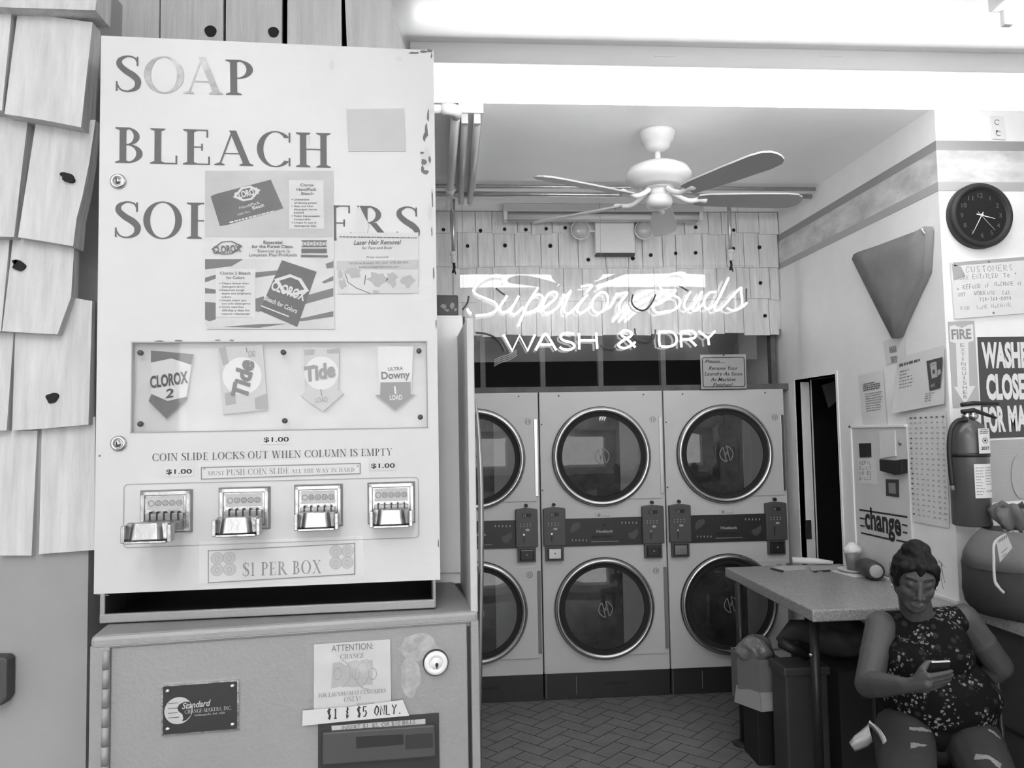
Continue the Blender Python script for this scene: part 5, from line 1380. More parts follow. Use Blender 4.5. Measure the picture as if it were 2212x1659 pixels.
# FIRE EXTINGUISHER arrow sign
fs = MB().quadpx(f, [(2048, 695), (2104.6, 693), (2116, 878), (2059, 881)], 0, .003).build('arrow_sign', MATS['sign_pale'])
tag(fs, 'FIRE EXTINGUISHER arrow sign on the pillar, pointing down at the extinguisher', 'sign')
Z6 = lambda P: f.pxs([(2040 + x * .2533, 540 + y * .2533) for x, y in P], .0036)
MB().poly(f, Z6([(45, 650), (85, 640), (150, 665), (205, 638), (243, 632), (250, 772), (203, 790), (213, 1160), (265, 1160), (178, 1315), (82, 1170), (112, 1165), (98, 795), (50, 782)]), .0036).build('arrow', MATS['paper_white'], fs)
b = MB(); sanspx(b, f, 'FIRE', 2056, 732.5, 2098.5, 731, 20, .0042, bold=.03)
for k, c in enumerate('EXTINGUISHER'):
    u = 2079 + k * .62 - 4.5; v = 744 + k * 10.2 + 5
    sanspx(b, f, c, u - (0 if c != 'I' else -3), v, u + (9 if c != 'I' else 5), v, 7.5, .0042)
b.build('lettering', MATS['ink_soft'], fs)
# dark WASHERS CLOSE sign
ws = MB().quadpx(f, [(2112, 728), (2330, 726), (2334, 938), (2123, 948)], 0, .004).build('closing_sign', MATS['sign_dark'])
tag(ws, 'dark sign with big white letters WASHERS CLOSE, cut off by the right edge', 'sign')
b = MB()
sanspx(b, f, 'WASHERS', 2122, 792, 2250, 791, 49, .0048, bold=.05); sanspx(b, f, 'CLOSE', 2132, 861, 2216, 859, 49, .0048, bold=.05); sanspx(b, f, 'FOR', 2128, 932, 2173, 929, 49, .0048, bold=.05); sanspx(b, f, 'MAINT', 2180, 929, 2262, 925, 49, .0048, bold=.05)
b.build('lettering', MATS['paper_white'], ws)
# sheets of paper beside the extinguisher
o = sheet('paper_notice', 'faded typed sheet on the pillar to the right of the extinguisher', 'notice', f, [(2130, 952), (2212, 948), (2214, 1080), (2140, 1086)], 'paper_grey', .002)
b = MB(); textlines(b, f.sub(*f.px(2150, 970, .0025)), 0, .10, .0, -.17, 14, .0025, .004, (.6, 1), 3); b.build('print', MATS['ink_pale'], o)
o = MB(); a, z = f.px(2206, 1030, .008); o.disc(f, a, z, .045, .004, .008, 24, .10)
tag(o.build('oval_plaque', MATS['paper_grey'], bevel=.001), 'pale oval plaque at the right edge above the laundry bag', 'plaque')

# fire extinguisher
ey = Y_P - .095
c0 = at(2097, 1135, y=ey); ex0 = (at(2095, 1030, y=ey)).x
zb = c0.z; zt = at(2095, 905, y=ey).z
fe = thing('fire_extinguisher', 'dark fire extinguisher with a 2017 tag hung on the pillar corner', 'fire extinguisher', (ex0, ey, zb))
R = .079; H = zt - zb
MB().lathe([(R * .9, 0), (R, .006), (R, H - .085), (R * .96, H - .06), (R * .8, H - .03), (R * .5, H - .01), (R * .3, H), (.0, H)], (ex0, ey, zb), n=40).build('tank', MATS['red_tank'], fe)
MB().lathe([(R + .003, 0), (R + .003, .018)], (ex0, ey, at(2095, 988, y=ey - R).z), n=40).build('strap', MATS['black'], fe)
MB().box(ex0 - .02, ex0 + .02, ey + R - .004, Y_P + .001, zb + .18, zt - .05).build('wall_bracket', MATS['black'], fe)
MB().tube([(ex0, ey, zt - .005), (ex0, ey, zt + .03)], .020, 14).build('valve', MATS['steel'], fe)
hl = MB(); hz_ = zt + .028
for dz, l in ((.004, .11), (.034, .125)):
    pts = [V((ex0 - .03, ey - .01, hz_ + dz)), V((ex0 + .02, ey - .018, hz_ + dz + .006)), V((ex0 + l, ey - .035, hz_ + dz - (.03 if dz < .01 else -.002)))]
    hl.tube(pts, [.009, .010, .006], 8)
hl.build('handle', MATS['black'], fe)
MB().lathe([(.016, 0), (.016, .012), (0, .013)], (ex0 + .016, ey - .022, zt + .012), (0, -1, 0), 16).build('gauge', MATS['steel'], fe)
hp = [at(u, v, y=ey - .03) for u, v in ((2088, 908), (2072, 908), (2057, 922), (2051, 950), (2051, 985), (2054, 1020), (2057, 1048))]
MB().tube(smoothpts(hp, 5), .0105, 10).build('hose', MATS['black'], fe)
MB().tube([hp[-1], hp[-1] + V((.001, 0, -.022))], .0085, 10).build('nozzle', MATS['mid_grey'], fe)
def wrap(mb, cx, cy, r):
    for i, p in enumerate(mb.v):
        a = (p.x - cx) / r; d = (ey - p.y)
        mb.v[i] = V((cx + (r + d) * math.sin(a), cy - (r + d) * math.cos(a), p.z))
    return mb
fw = Fr((0, ey, 0), (1, 0, 0), (0, 0, 1), (0, -1, 0))
def lab(a0, a1, b0, b1, d):
    m = MB(); k = 10
    return m.grid([[fw.P(a0 + (a1 - a0) * i / k, b0 + (b1 - b0) * j, d) for i in range(k + 1)] for j in (0, 1)])
def zpx(v): return at(2095, v, y=ey - R).z
o = wrap(lab(ex0 - .030, ex0 + .075, zpx(1077), zpx(1003), .0012), ex0, ey, R).build('instruction_label', MATS['paper_white'], fe)
b = MB(); textlines(b, fw, ex0 - .025, ex0 + .010, zpx(1008), zpx(1072), 10, .0020, .0035, (.6, 1), 2); textlines(b, fw, ex0 + .016, ex0 + .066, zpx(1008), zpx(1050), 7, .0020, .004, (.7, 1), 9)
for k in range(4): b.ring(fw, ex0 + .022 + k * .013, zpx(1062), .0042, .0062, .0018, .0022, 4, .78)
wrap(b, ex0, ey, R).build('label_print', MATS['ink_soft'], o)
o = wrap(lab(ex0 - .012, ex0 + .040, zpx(980), zpx(926), .012), ex0, ey, R).build('inspection_tag', MATS['paper_white'], fe)
b = MB(); sans(b, fw, '2017', (ex0 - .004, zpx(972)), (ex0 + .032, zpx(972)), .013, .0130, bold=.03); b.ring(fw, ex0 + .014, zpx(952), .010, .012, .0126, .0130, 16); b.disc(fw, ex0 + .014, zpx(952), .005, .0128, None, 8); textlines(b, fw, ex0 - .006, ex0 + .034, zpx(927), zpx(938), 3, .0130, .003, (.8, 1), 4)
wrap(b, ex0, ey, R).build('tag_print', MATS['ink'], o)

# ---------------- right wall
f = FR_R
# triangular canvas cover hung by its corner
tc = thing('canvas_cover', 'grey triangular canvas cover hanging from a nail on the right wall', 'cover', f.P(*f.px(1930, 728, .0)))
main = [(1838.6, 560), (1842, 550), (1850, 545), (1892, 531), (1940, 513), (1975, 500), (1995, 489), (1999, 500), (1994, 588), (1970, 640), (1948, 690), (1933, 728), (1925, 731), (1900, 683)]
inn = []
bm_ = MB(); P = f.pxs(main, .045)
cx_ = sum(a for a, b in P) / len(P); cy_ = sum(b for a, b in P) / len(P)
n = len(P); vs = [f.P(a, b, .004) for a, b in P] + [f.P(a, b, .042) for a, b in P] + [f.P(cx_ + (a - cx_) * .55, cy_ + (b - cy_) * .55, .058) for a, b in P] + [f.P(cx_, cy_, .062)]
bm_.add(vs, [(i, (i + 1) % n, n + (i + 1) % n, n + i) for i in range(n)] + [(n + i, n + (i + 1) % n, 2 * n + (i + 1) % n, 2 * n + i) for i in range(n)] + [(2 * n + i, 2 * n + (i + 1) % n, 3 * n) for i in range(n)], True)
bm_.build('face_panel', MATS['canvas'], tc)
e0_ = f.pxs([(1999, 500), (1994, 588), (1970, 640), (1948, 690), (1933, 728)], .044); e1_ = f.pxs([(2005, 512), (2002, 588), (1986, 632), (1958, 690), (1937, 726)], .006)
MB().grid([[f.P(a, b, .043) for a, b in e0_], [f.P((a + c) / 2, (b + d) / 2, .036) for (a, b), (c, d) in zip(e0_, e1_)], [f.P(a, b, .004) for a, b in e1_]]).build('folded_flap', MATS['canvas'], tc, solid=.002)
a, z = f.px(2001, 490, .03)
MB().tube([f.P(a, z, 0), f.P(a - .005, z - .01, .05), f.P(a + .01, z - .035, .045)], .004, 8).build('hanging_clip', MATS['white_paint'], tc)

def curl(name, label, cat, pts, m, d0=.004, bend=.0, n=8, lift=(0, 0), group=None):
    """a sheet of paper pinned to the right wall; pts tl, tr, br, bl in pixels; corners may lift off the wall"""
    q = [V(f.px(u, v, d0)) for u, v in pts]; rows = []
    for j in range(n + 1):
        t = j / n; row = []
        for i in range(n + 1):
            s = i / n; p = (q[0] * (1 - s) + q[1] * s) * (1 - t) + (q[3] * (1 - s) + q[2] * s) * t
            d = d0 + bend * math.sin(math.pi * s) + lift[0] * (s ** 3) * t * t + lift[1] * ((1 - s) ** 3) * t * t
            row.append(f.P(p.x, p.y, d))
        rows.append(row)
    o = MB().grid(rows).build(name, MATS[m]); tag(o, label, cat, group)
    return o
def on(o, pts, s0, s1, t0, t1, n, h, m='ink_soft', d=.0055, seed=1, fill=(.5, 1)):
    q = [V(f.px(u, v, d)) for u, v in pts]
    ex = (q[1] - q[0]); ez = (q[3] - q[0])
    b = MB(); rr = random.Random(seed)
    for k in range(n):
        t = t0 + (t1 - t0) * (k + .5) / n; s = s0; e = s0 + (s1 - s0) * rr.uniform(*fill)
        while s < e:
            w = min(rr.uniform(.03, .1), e - s); hh = h
            P = [q[0] + ex * x + ez * y for x, y in ((s, t), (s + w, t), (s + w, t + hh), (s, t + hh))]
            b.poly(f, [(p.x, p.y) for p in P], d); s += w + .02
    b.build('print', MATS[m], o)
c1 = curl('price_note', 'small pinned note under the tip of the canvas cover', 'note', [(1907, 737), (1953, 725), (1955, 777), (1914, 789)], 'paper_white', .003)
on(c1, [(1907, 737), (1953, 725), (1955, 777), (1914, 789)], .25, .6, .1, .9, 2, .25, 'ink_soft', .0045, 3, (.9, 1))
pa = [(1854, 812), (1907, 800), (1916, 917), (1864, 919)]
a1_ = curl('posted_letter', 'curling typed letter pinned above the wall change machine, left of the larger poster', 'letter', pa, 'paper_white', .006, .006)
on(a1_, pa, .15, .92, .16, .32, 4, .025, 'ink_mid', .0135, 4); on(a1_, pa, .2, .92, .36, .74, 8, .018, 'ink_soft', .0135, 6, (.8, 1))
pb_ = [(1938, 774), (2039, 746), (2043, 872), (1934, 893)]
b1_ = curl('posted_flyer', 'large curling flyer with a dark washing machine picture, near the pillar corner', 'flyer', pb_, 'paper_white', .010, .006, lift=(.008, .02))
on(b1_, pb_, .05, .52, .10, .13, 1, .045, 'ink_mid', .0168, 2, (1, 1)); on(b1_, pb_, .07, .42, .22, .92, 12, .018, 'ink_soft', .0172, 8); on(b1_, pb_, .65, .9, .72, .88, 4, .015, 'ink_soft', .021, 9)
dk = MB().poly(f, f.pxs([(2001, 780), (2036, 771), (2031, 838), (2008, 845)], .0185), .0185).build('picture', MATS['sign_dark'], b1_)
wm = MB(); wm.poly(f, f.pxs([(2009, 790), (2023, 786), (2025, 814), (2013, 818)], .0190), .0190); wm.poly(f, f.pxs([(2007, 788), (2013, 783), (2022, 781), (2024, 785), (2009, 789)], .0190), .0190); wm.poly(f, f.pxs([(2025, 800), (2031, 797), (2033, 806), (2026, 812)], .0190), .0190)
sanspx(wm, f, 'NYC', 2011, 837, 2020, 834.5, 6, .0190, bold=.03)
wm.build('washer_drawing', MATS['paper'], dk)
MB().disc(f, *f.px(2017, 803, .0196), .011, .0196, None, 16).build('washer_door', MATS['ink_mid'], dk)
pc = [(1957, 893), (2044, 888), (2051, 1141), (1966, 1125)]
c_ = curl('wall_calendar', 'tall sheet of printed prices in rows, hanging between the change machine and pillar', 'chart', pc, 'paper_white', .004, .004)
q = [V(f.px(u, v, .0095)) for u, v in pc]; b = MB(); b2 = MB(); rr = random.Random(2)
for r_ in range(20):
    for k in range(7):
        s = .08 + k * .135 + rr.uniform(-.01, .01); t = .04 + r_ * .0465; w = .06 * rr.uniform(.6, 1.1); h = .013
        P = [(q[0] + (q[1] - q[0]) * x) * (1 - y) + (q[3] + (q[2] - q[3]) * x) * y for x, y in ((s, t), (s + w, t), (s + w, t + h), (s, t + h))]
        (b2 if (k == 0 and rr.random() < .5) or r_ == 0 else b).poly(f, [(p.x, p.y) for p in P], .0095)
b.build('print', MATS['ink_pale'], c_); b2.build('bold_print', MATS['ink_mid'], c_)
# change machine set in the wall
wa = thing('wall_change_machine', 'grey change machine set into the right wall, with the word change on its front', 'change machine', f.P(*f.px(1900, 1230)))
mat('change_grey', .62, .5, var=.05, scale=6)
zb_ = .925
L_ = f.px(1838, 922, .012); R_ = f.px(1950, 918, .012)
MB().rect(f, L_[0], R_[0] + .03, zb_, L_[1], -.05, .012).build('front_panel', MATS['change_grey'], wa, bevel=.002)
MB().rect(f, L_[0] - .012, L_[0] + .012, zb_, L_[1] + .008, 0, .020).rect(f, L_[0] - .012, R_[0] + .03, L_[1] - .006, L_[1] + .008, 0, .020).build('frame', MATS['wall_paint'], wa, bevel=.002)
d = .014
MB().quadpx(f, [(1855, 958), (1880, 957), (1881, 987), (1857, 988)], .012, .016).build('bill_slot', MATS['black'], wa)
MB().quadpx(f, [(1899, 931), (1932, 929), (1934, 985), (1901, 990)], .012, .018).build('plate_label', MATS['paper_white'], wa)
MB().quadpx(f, [(1899, 992), (1930, 995), (1947, 992), (1947, 1022), (1932, 1026), (1900, 1017)], .012, .045).build('coin_cup', MATS['black'], wa, bevel=.003)
MB().quadpx(f, [(1913, 1035), (1940, 1036), (1941, 1074), (1914, 1071)], .012, .016).build('escutcheon', MATS['dark_grey'], wa)
MB().quadpx(f, [(1919, 1043), (1934, 1044), (1935, 1067), (1920, 1065)], .015, .018).build('coin_return', MATS['steel'], wa)
MB().lathe([(.012, 0), (.012, .006), (0, .007)], f.P(*f.px(1944, 957, d), .012), f.n, 16).build('lock', MATS['steel'], wa)
o = MB().quadpx(f, [(1852, 991), (1890, 990), (1894, 1046), (1858, 1042)], .0125, .0135).build('taped_note', MATS['paper_white'], wa)
b = MB()
for i in range(4):
    handpx(b, f, ('REFILL', 'DaiLY', 'NO $5', 'BILLS')[i][:5], 1857, 1004 + i * 11, 1884, 1003 + i * 11, 7, .0140, w=.003)
b.build('hand_lettering', MATS['ink_mid'], o)
b = MB(); d = .0135
sanspx(b, f, 'change', 1869, 1140, 1947, 1157, 44, d, bold=.03)
for (u0, v0, u1, v1, w) in ((1856, 1101, 1960, 1117, .009), (1857, 1119, 1868, 1121, .008), (1858, 1135, 1868, 1137, .008), (1948, 1133, 1960, 1136, .008), (1950, 1149, 1960, 1152, .008), (1860, 1151, 1922, 1165, .009), (1936, 1167, 1962, 1172, .009)):
    b.ribbon(f, f.pxs([(u0, v0), (u1, v1)], d), w, d)
b.build('lettering', MATS['ink'], wa)
# ================================================================ folding table, counter and what is round them
TZ = .905
tx0 = 1.552; ty0, ty1 = 3.385, 4.49
mat('laminate_edge', .25, .4, var=.5, scale=110)
tb_ = thing('folding_table', 'speckled laminate folding table against the right wall', 'table', (1.9, 3.95, 0))
MB().box(tx0, X_W - .002, ty0, ty1, TZ - .052, TZ).build('table_top', MATS['terrazzo'], tb_, bevel=.006)
for u, v, yy in ((1602, 1450, 4.28), (1764, 1500, 3.56)):
    p = at(u, v, y=yy)
    l = MB().tube([(p.x, yy, .012), (p.x, yy, TZ - .05)], .0205, 16).build('leg', MATS['dark_metal'], tb_)
    MB().lathe([(.062, 0), (.062, .006), (.045, .014), (.024, .02), (0, .021)], (p.x, yy, 0), n=24).build('foot_plate', MATS['dark_metal'], l)
MB().box(X_W - .028, X_W - .002, 3.40, 4.30, TZ - .001, TZ + .014).build('wall_strip', MATS['paper_white'], tb_, bevel=.002)
p = at(1754, 1416, y=3.53)
MB().lathe([(.010, 0), (.009, .006), (0, .009)], (p.x, 3.542, p.z), (0, -1, 0), 12).build('leg_screw', MATS['chrome'], tb_)
# wall counter on the right
kc = thing('wall_counter', 'speckled laminate counter at the right edge, carrying the laundry bag', 'counter', (2.9, 2.8, 0))
mat('panel_dark', .045, .6, var=.1, scale=4)
MB().box(X_W + .004, 3.59, 1.9, Y_P - .003, TZ - .052, TZ).build('counter_top', MATS['terrazzo'], kc, bevel=.006)
MB().box(X_W + .06, X_W + .08, 1.92, Y_P - .003, 0, TZ - .052).box(X_W + .08, 3.58, 1.92, 1.94, 0, TZ - .052).build('side_panel', MATS['panel_dark'], kc)
MB().box(X_W + .055, X_W + .062, 1.92, Y_P - .01, .42, .435).build('panel_groove', MATS['black'], kc)

# ---- papers, cup and bundle on the table
def onT(u, v, z=TZ): return at(u, v, z=z)
def flat(name, label, cat, pts, z0, z1, m, group=None, bevel=0):
    P = [onT(u, v, z1) for u, v in pts]
    n = len(P); mb = MB().add([V((p.x, p.y, z0)) for p in P] + [V((p.x, p.y, z1)) for p in P], [list(range(n))[::-1], list(range(n, 2 * n))] + [(i, (i + 1) % n, n + (i + 1) % n, n + i) for i in range(n)])
    return tag(mb.build(name, MATS[m], bevel=bevel), label, cat, group)
flat('magazine', 'thin pale booklet lying flat at the left of the papers on the table', 'booklet', [(1664, 1226), (1690, 1222), (1735, 1222), (1740, 1228), (1702, 1231), (1680, 1230)], TZ + .001, TZ + .006, 'paper')
flat('dark_pen', 'dark pen lying in front of the booklet on the table', 'pen', [(1664, 1227), (1668, 1226), (1693, 1232), (1690, 1234)], TZ + .001, TZ + .008, 'dark_grey')
np_ = MB()
pA = onT(1712, 1219); pB = onT(1800, 1221)
pts = [V((pA.x, pA.y, TZ + .022)), V((pA.x + .12, pA.y - .03, TZ + .020)), V((pB.x, pB.y, TZ + .013))]
np_.tube(pts, [.020, .018, .011], 14)
tag(np_.build('rolled_paper', MATS['paper_white']), 'rolled up white newspaper lying on the far end of the table', 'newspaper')
flat('paper_stack', 'loose grey sheets stacked beside the rolled newspaper', 'papers', [(1748, 1224), (1812, 1219), (1818, 1229), (1768, 1235), (1752, 1231)], TZ + .001, TZ + .006, 'paper_grey')
flat('pencil', 'dark pencil lying by the edge of the napkin on the table', 'pencil', [(1757, 1233), (1794, 1231), (1794, 1233), (1757, 1235)], TZ + .001, TZ + .006, 'dark_grey')
np2 = flat('paper_napkin', 'white paper sheet lying under the cup plate', 'paper', [(1795, 1233), (1830, 1228), (1888, 1234), (1892, 1243), (1845, 1247)], TZ + .001, TZ + .003, 'paper_white')
pc_ = onT(1843, 1234, TZ + .006)
plt = MB().lathe([(.0, .0), (.045, .0), (.055, .004), (.078, .016), (.080, .018), (.076, .018), (.052, .007), (0, .006)], (pc_.x, pc_.y, TZ + .0035), n=40)
tag(plt.build('paper_plate', MATS['paper_white']), 'small white paper plate under the plastic cup', 'plate')
cu = thing('plastic_cup', 'clear plastic cup of iced dessert standing on the paper plate', 'cup', (pc_.x, pc_.y, TZ + .010))
z0 = TZ + .0105; hgt = at(1842, 1190, y=pc_.y).z - z0
mat('drink', .22, .4, var=.3, scale=25); mat('ice', .75, .5, bump=.5, bscale=40)
MB().lathe([(.030, 0), (.034, .03), (.044, hgt * .96), (.0455, hgt), (.0445, hgt), (.042, hgt * .95), (.032, .01), (.0, .004)], (pc_.x, pc_.y, z0), n=32).build('cup_wall', MATS['clear_pane'], cu)
MB().lathe([(.0, .006), (.030, .006), (.036, hgt * .55), (.0415, hgt * .93), (0, hgt * .93)], (pc_.x, pc_.y, z0), n=32).build('contents', MATS['drink'], cu)
ic = MB(); rr = random.Random(5)
ic.lathe([(.041, hgt * .9), (.048, hgt + .004), (.046, hgt + .016), (.03, hgt + .032), (.012, hgt + .046), (0, hgt + .048)], (pc_.x, pc_.y, z0), n=20)
for i, p in enumerate(ic.v): ic.v[i] = p + V((rr.uniform(-1, 1), rr.uniform(-1, 1), rr.uniform(-1, 1))) * .003
ic.build('shaved_ice', MATS['ice'], cu)
rb = thing('cloth_bundle', 'rolled dark bundle with a round pale end behind the cup', 'bundle', onT(1885, 1243))
b0 = onT(1893, 1243, TZ + .03) + V((0, 0, .034)); b1_ = b0 + V((.09, .22, .0)); b1_.x = min(b1_.x, X_W - .05)
a_ = (b1_ - b0).normalized()
b0 = V((min(b0.x, X_W - .06), b0.y, TZ + .05))
MB().tube([b0, b0 + a_ * .06, b0 + a_ * .14, b0 + a_ * .19], [.044, .048, .046, .036], 18).build('roll', MATS['dark_grey'], rb)
MB().lathe([(.036, 0), (.030, .006), (0, .008)], b0 + a_ * .001, -a_, 20).build('roll_end', MATS['paper_grey'], rb)

# ---- laundry bag on the counter
lb_c = at(2212, 1300, y=3.17); lx = at(2098, 1260, y=3.17).x + .20
lb = thing('laundry_bag', 'full drawstring laundry bag, white above and dark below, on the right counter', 'laundry bag', (lx, 3.17, TZ))
zs = at(2150, 1236, y=3.02).z - TZ; zn = at(2170, 1152, y=3.12).z - TZ
mat('bag_dark', .025, .85, var=.25, scale=10, bump=.4, bscale=12); mat('bag_white', .14, .8, var=.05, scale=8, bump=.4, bscale=14)
def wob(mb, cx, cy, amp, rr):
    for i, p in enumerate(mb.v):
        a = math.atan2(p.y - cy, p.x - cx); k = 1 + amp * (math.sin(5 * a + p.z * 20) + .6 * math.sin(9 * a - p.z * 31 + 1))
        mb.v[i] = V((cx + (p.x - cx) * k, cy + (p.y - cy) * k, p.z))
    return mb
lo = MB().lathe([(0, .001), (.13, .001), (.165, .012), (.19, .05), (.200, .10), (.198, zs)], (lx, 3.17, TZ), n=48)
wob(lo, lx, 3.17, .012, 0).build('lower_bag', MATS['bag_dark'], lb)
hi = MB().lathe([(.200, zs - .006), (.192, zs + .05), (.165, zs + .10), (.12, zs + .145), (.07, zn - .02), (.035, zn), (.03, zn + .01), (0, zn + .01)], (lx, 3.17, TZ), n=48)
wob(hi, lx, 3.17, .014, 0).build('upper_bag', MATS['bag_white'], lb)
rf = MB(); rows = []
for j, (r_, h_) in enumerate(((.030, 0), (.045, .02), (.065, .05), (.075, .085), (.06, .11))):
    rows.append([V((lx + r_ * (1 + .25 * math.sin(7 * t + j)) * math.cos(t), 3.17 + r_ * (1 + .25 * math.sin(7 * t + j)) * math.sin(t), TZ + zn + h_ + .012 * math.sin(5 * t))) for t in [2 * math.pi * i / 42 for i in range(43)]])
rf.grid(rows).build('gathered_top', MATS['bag_white'], lb, solid=.003)
cp_ = [V((lx - .035, 3.135, TZ + zn + .004)), at(2150, 1170, y=3.02), at(2147, 1210, y=2.975), at(2149, 1255, y=2.955), at(2158, 1270, y=2.95), at(2168, 1280, y=2.95)]
cd = MB().tube(smoothpts(cp_, 5), .0055, 8).tube(smoothpts([cp_[3], at(2160, 1272, y=2.952), at(2168, 1281, y=2.95)], 4), .005, 8).tube([V((lx + .036 * math.cos(t), 3.17 + .036 * math.sin(t), TZ + zn + .003)) for t in [2 * math.pi * i / 24 for i in range(24)]], .006, 8, closed=True)
cd.build('drawstring', MATS['paper'], lb)
fg = Fr((0, 3.0, 0), (1, 0, 0), (0, -.15, 1), (0, -1, -.15))
tg = MB().quadpx(fg, [(2153, 1172), (2176, 1157), (2187, 1183), (2160, 1215)], 0, .002).build('paper_tag', MATS['paper'], lb)
b = MB(); [b.ribbon(fg, fg.pxs([(2157 + 4 * k, 1173 - 2.5 * k), (2159 + 4 * k, 1168 - 2.5 * k)], .0026), .003, .0026) for k in range(5)]
b.ribbon(fg, fg.pxs([(2163, 1195), (2176, 1183)], .0026), .0025, .0026).ribbon(fg, fg.pxs([(2165, 1203), (2174, 1195)], .0026), .0025, .0026); b.build('tag_writing', MATS['ink_mid'], tg)

# ---- under the table: carton on a dark cabinet, rubbish bin
mat('carton', .17, .8, var=.08, scale=5); mat('bin_grey', .045, .5, var=.12, scale=6); mat('bag_film', .16, .25, var=.3, scale=16, bump=.6, bscale=16)
def qbox(mb, u0, u1, yf, depth, zb, zt):
    a = at(u0, 1500, y=yf).x; c = at(u1, 1500, y=yf).x
    return mb.box(a, c, yf, yf + depth, zb, zt), a, c
yc = 3.98
zc0 = at(1650, 1533, y=yc).z; zc1 = at(1650, 1425, y=yc).z
dk_, a0, a1 = qbox(MB(), 1634, 1692, yc + .02, .20, 0, zc0 - .003)
ob = tag(dk_.build('metal_cabinet', MATS['black'], bevel=.004), 'low black metal cabinet on the floor under the carton', 'cabinet')
vs_ = MB(); av = at(1686, 1600, y=yc).x
z = .05
while z < zc0 - .06:
    vs_.box(av - .012, av + .012, yc + .016, yc + .0205, z, z + .008); z += .014
vs_.build('vent_strip', MATS['mid_grey'], ob)
ct_ = thing('carton', 'open pale cardboard carton with a clear plastic bag, under the table', 'carton', ((a0 + a1) / 2, yc + .2, zc0))
xa = at(1613, 1480, y=yc).x; xb = at(1690, 1480, y=yc).x; xs = xa + (xb - xa) * .36
c_ = MB()
q = [(xs, yc), (xb, yc), (xb, yc + .24), (xa + .01, yc + .24), (xa, yc + .12)]
n = 5; c_.add([V((x, y, zc0)) for x, y in q] + [V((x, y, zc1)) for x, y in q], [list(range(n))[::-1]] + [(i, (i + 1) % n, n + (i + 1) % n, n + i) for i in range(n)])
c_.build('box_wall', MATS['carton'], ct_, solid=.006)
fl_ = MB(); zf = zc0 + .085
fl_.add([V((xs - .004, yc - .03, zc0)), V((xb, yc - .03, zc0 + .004)), V((xb, yc - .003, zf)), V((xs, yc - .003, zf))], [(0, 1, 2, 3)]).add([V((xa - .02, yc + .13, zc0)), V((xs - .006, yc - .03, zc0)), V((xs - .002, yc - .003, zf)), V((xa - .004, yc + .135, zf))], [(0, 1, 2, 3)])
mat('carton_pale', .30, .8)
fl_.build('folded_flap', MATS['carton_pale'], ct_, solid=.004)
pbg = MB(); rr = random.Random(12)
pbg.ball(((xs + xb) / 2 - .03, yc + .10, zc1 + .02), .085, .09, .075, nu=28, nv=18).ball(((xa + xs) / 2 + .02, yc + .11, zc1 + .015), .06, .07, .05, nu=24, nv=14)
for i, p in enumerate(pbg.v): pbg.v[i] = p + V((math.sin(p.z * 90 + p.x * 60), math.sin(p.x * 80 + p.z * 50), math.sin(p.x * 70 + p.y * 90))) * .006
tag(pbg.build('plastic_bag', MATS['bag_film']), 'crumpled clear plastic bag stuffed in the top of the carton', 'bag')
# long dark umbrella-like bundle leaning across the bin, and the grey bin itself
yb = 3.78
bn_, a0, a1 = qbox(MB(), 1697, 1790, yb - .02, .17, 0, at(1720, 1440, y=yb).z)
bn = tag(bn_.build('rubbish_bin', MATS['bin_grey'], bevel=.012), 'tall dark grey rubbish bin under the table behind the near leg', 'bin')
zb1 = at(1720, 1440, y=yb).z
MB().box(a0 - .01, a1 + .01, yb - .032, yb + .158, zb1 - .04, zb1 + .004).build('rim', MATS['dark_grey'], bn, bevel=.01)
p0 = at(1686, 1388, y=yb + .03); p1 = at(1746, 1418, y=yb + .03)
tag(MB().tube([p0, (p0 + p1) / 2 + V((0, 0, .004)), p1], [.026, .030, .022], 14).build('folded_umbrella', MATS['black']), 'short black folded umbrella lying across the rim of the bin', 'umbrella')
sk = MB(); c = at(1820, 1385, y=3.95)
sk.ball((c.x, 3.98, c.z + .02), .16, .16, .10, nu=30, nv=18); c2 = at(1700, 1362, y=4.05); sk.tube([V((c2.x - .05, 4.05, c2.z - .05)), V((c2.x + .03, 4.04, c2.z)), V((c.x - .1, 4.0, c.z + .03))], [.02, .05, .07], 14)
for i, p in enumerate(sk.v): sk.v[i] = p + V((math.sin(p.z * 60 + p.x * 40), math.sin(p.x * 55 + p.z * 50), math.sin(p.x * 45 + p.y * 60))) * .010
mat('sack', .055, .7, var=.3, scale=9, bump=.5, bscale=12)
tag(sk.build('laundry_sack', MATS['sack']), 'dark crumpled sack heaped on the bins under the table', 'sack')
# tall dark cabinet filling the space under the table by the wall
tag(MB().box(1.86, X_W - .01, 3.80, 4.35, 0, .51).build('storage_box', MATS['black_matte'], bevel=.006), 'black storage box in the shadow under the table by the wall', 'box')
# ================================================================ seated woman
mat('skin', .076, .45, var=.06, scale=10, spec=.4)
mat('lip_skin', .085, .4)
mat('hair', .007, .55, var=.7, scale=30, stretch=(1, 1, .35), bump=.5, bscale=45, spec=.25)
mat('denim', .032, .85, var=.12, scale=18, bump=.15, bscale=60)
mat('thread', .26, .8, var=.2, scale=60)
mat('phone_body', .02, .25); mat('phone_edge_glint', .6, .2)  # pale edge colour paints in the light caught on the phone's top
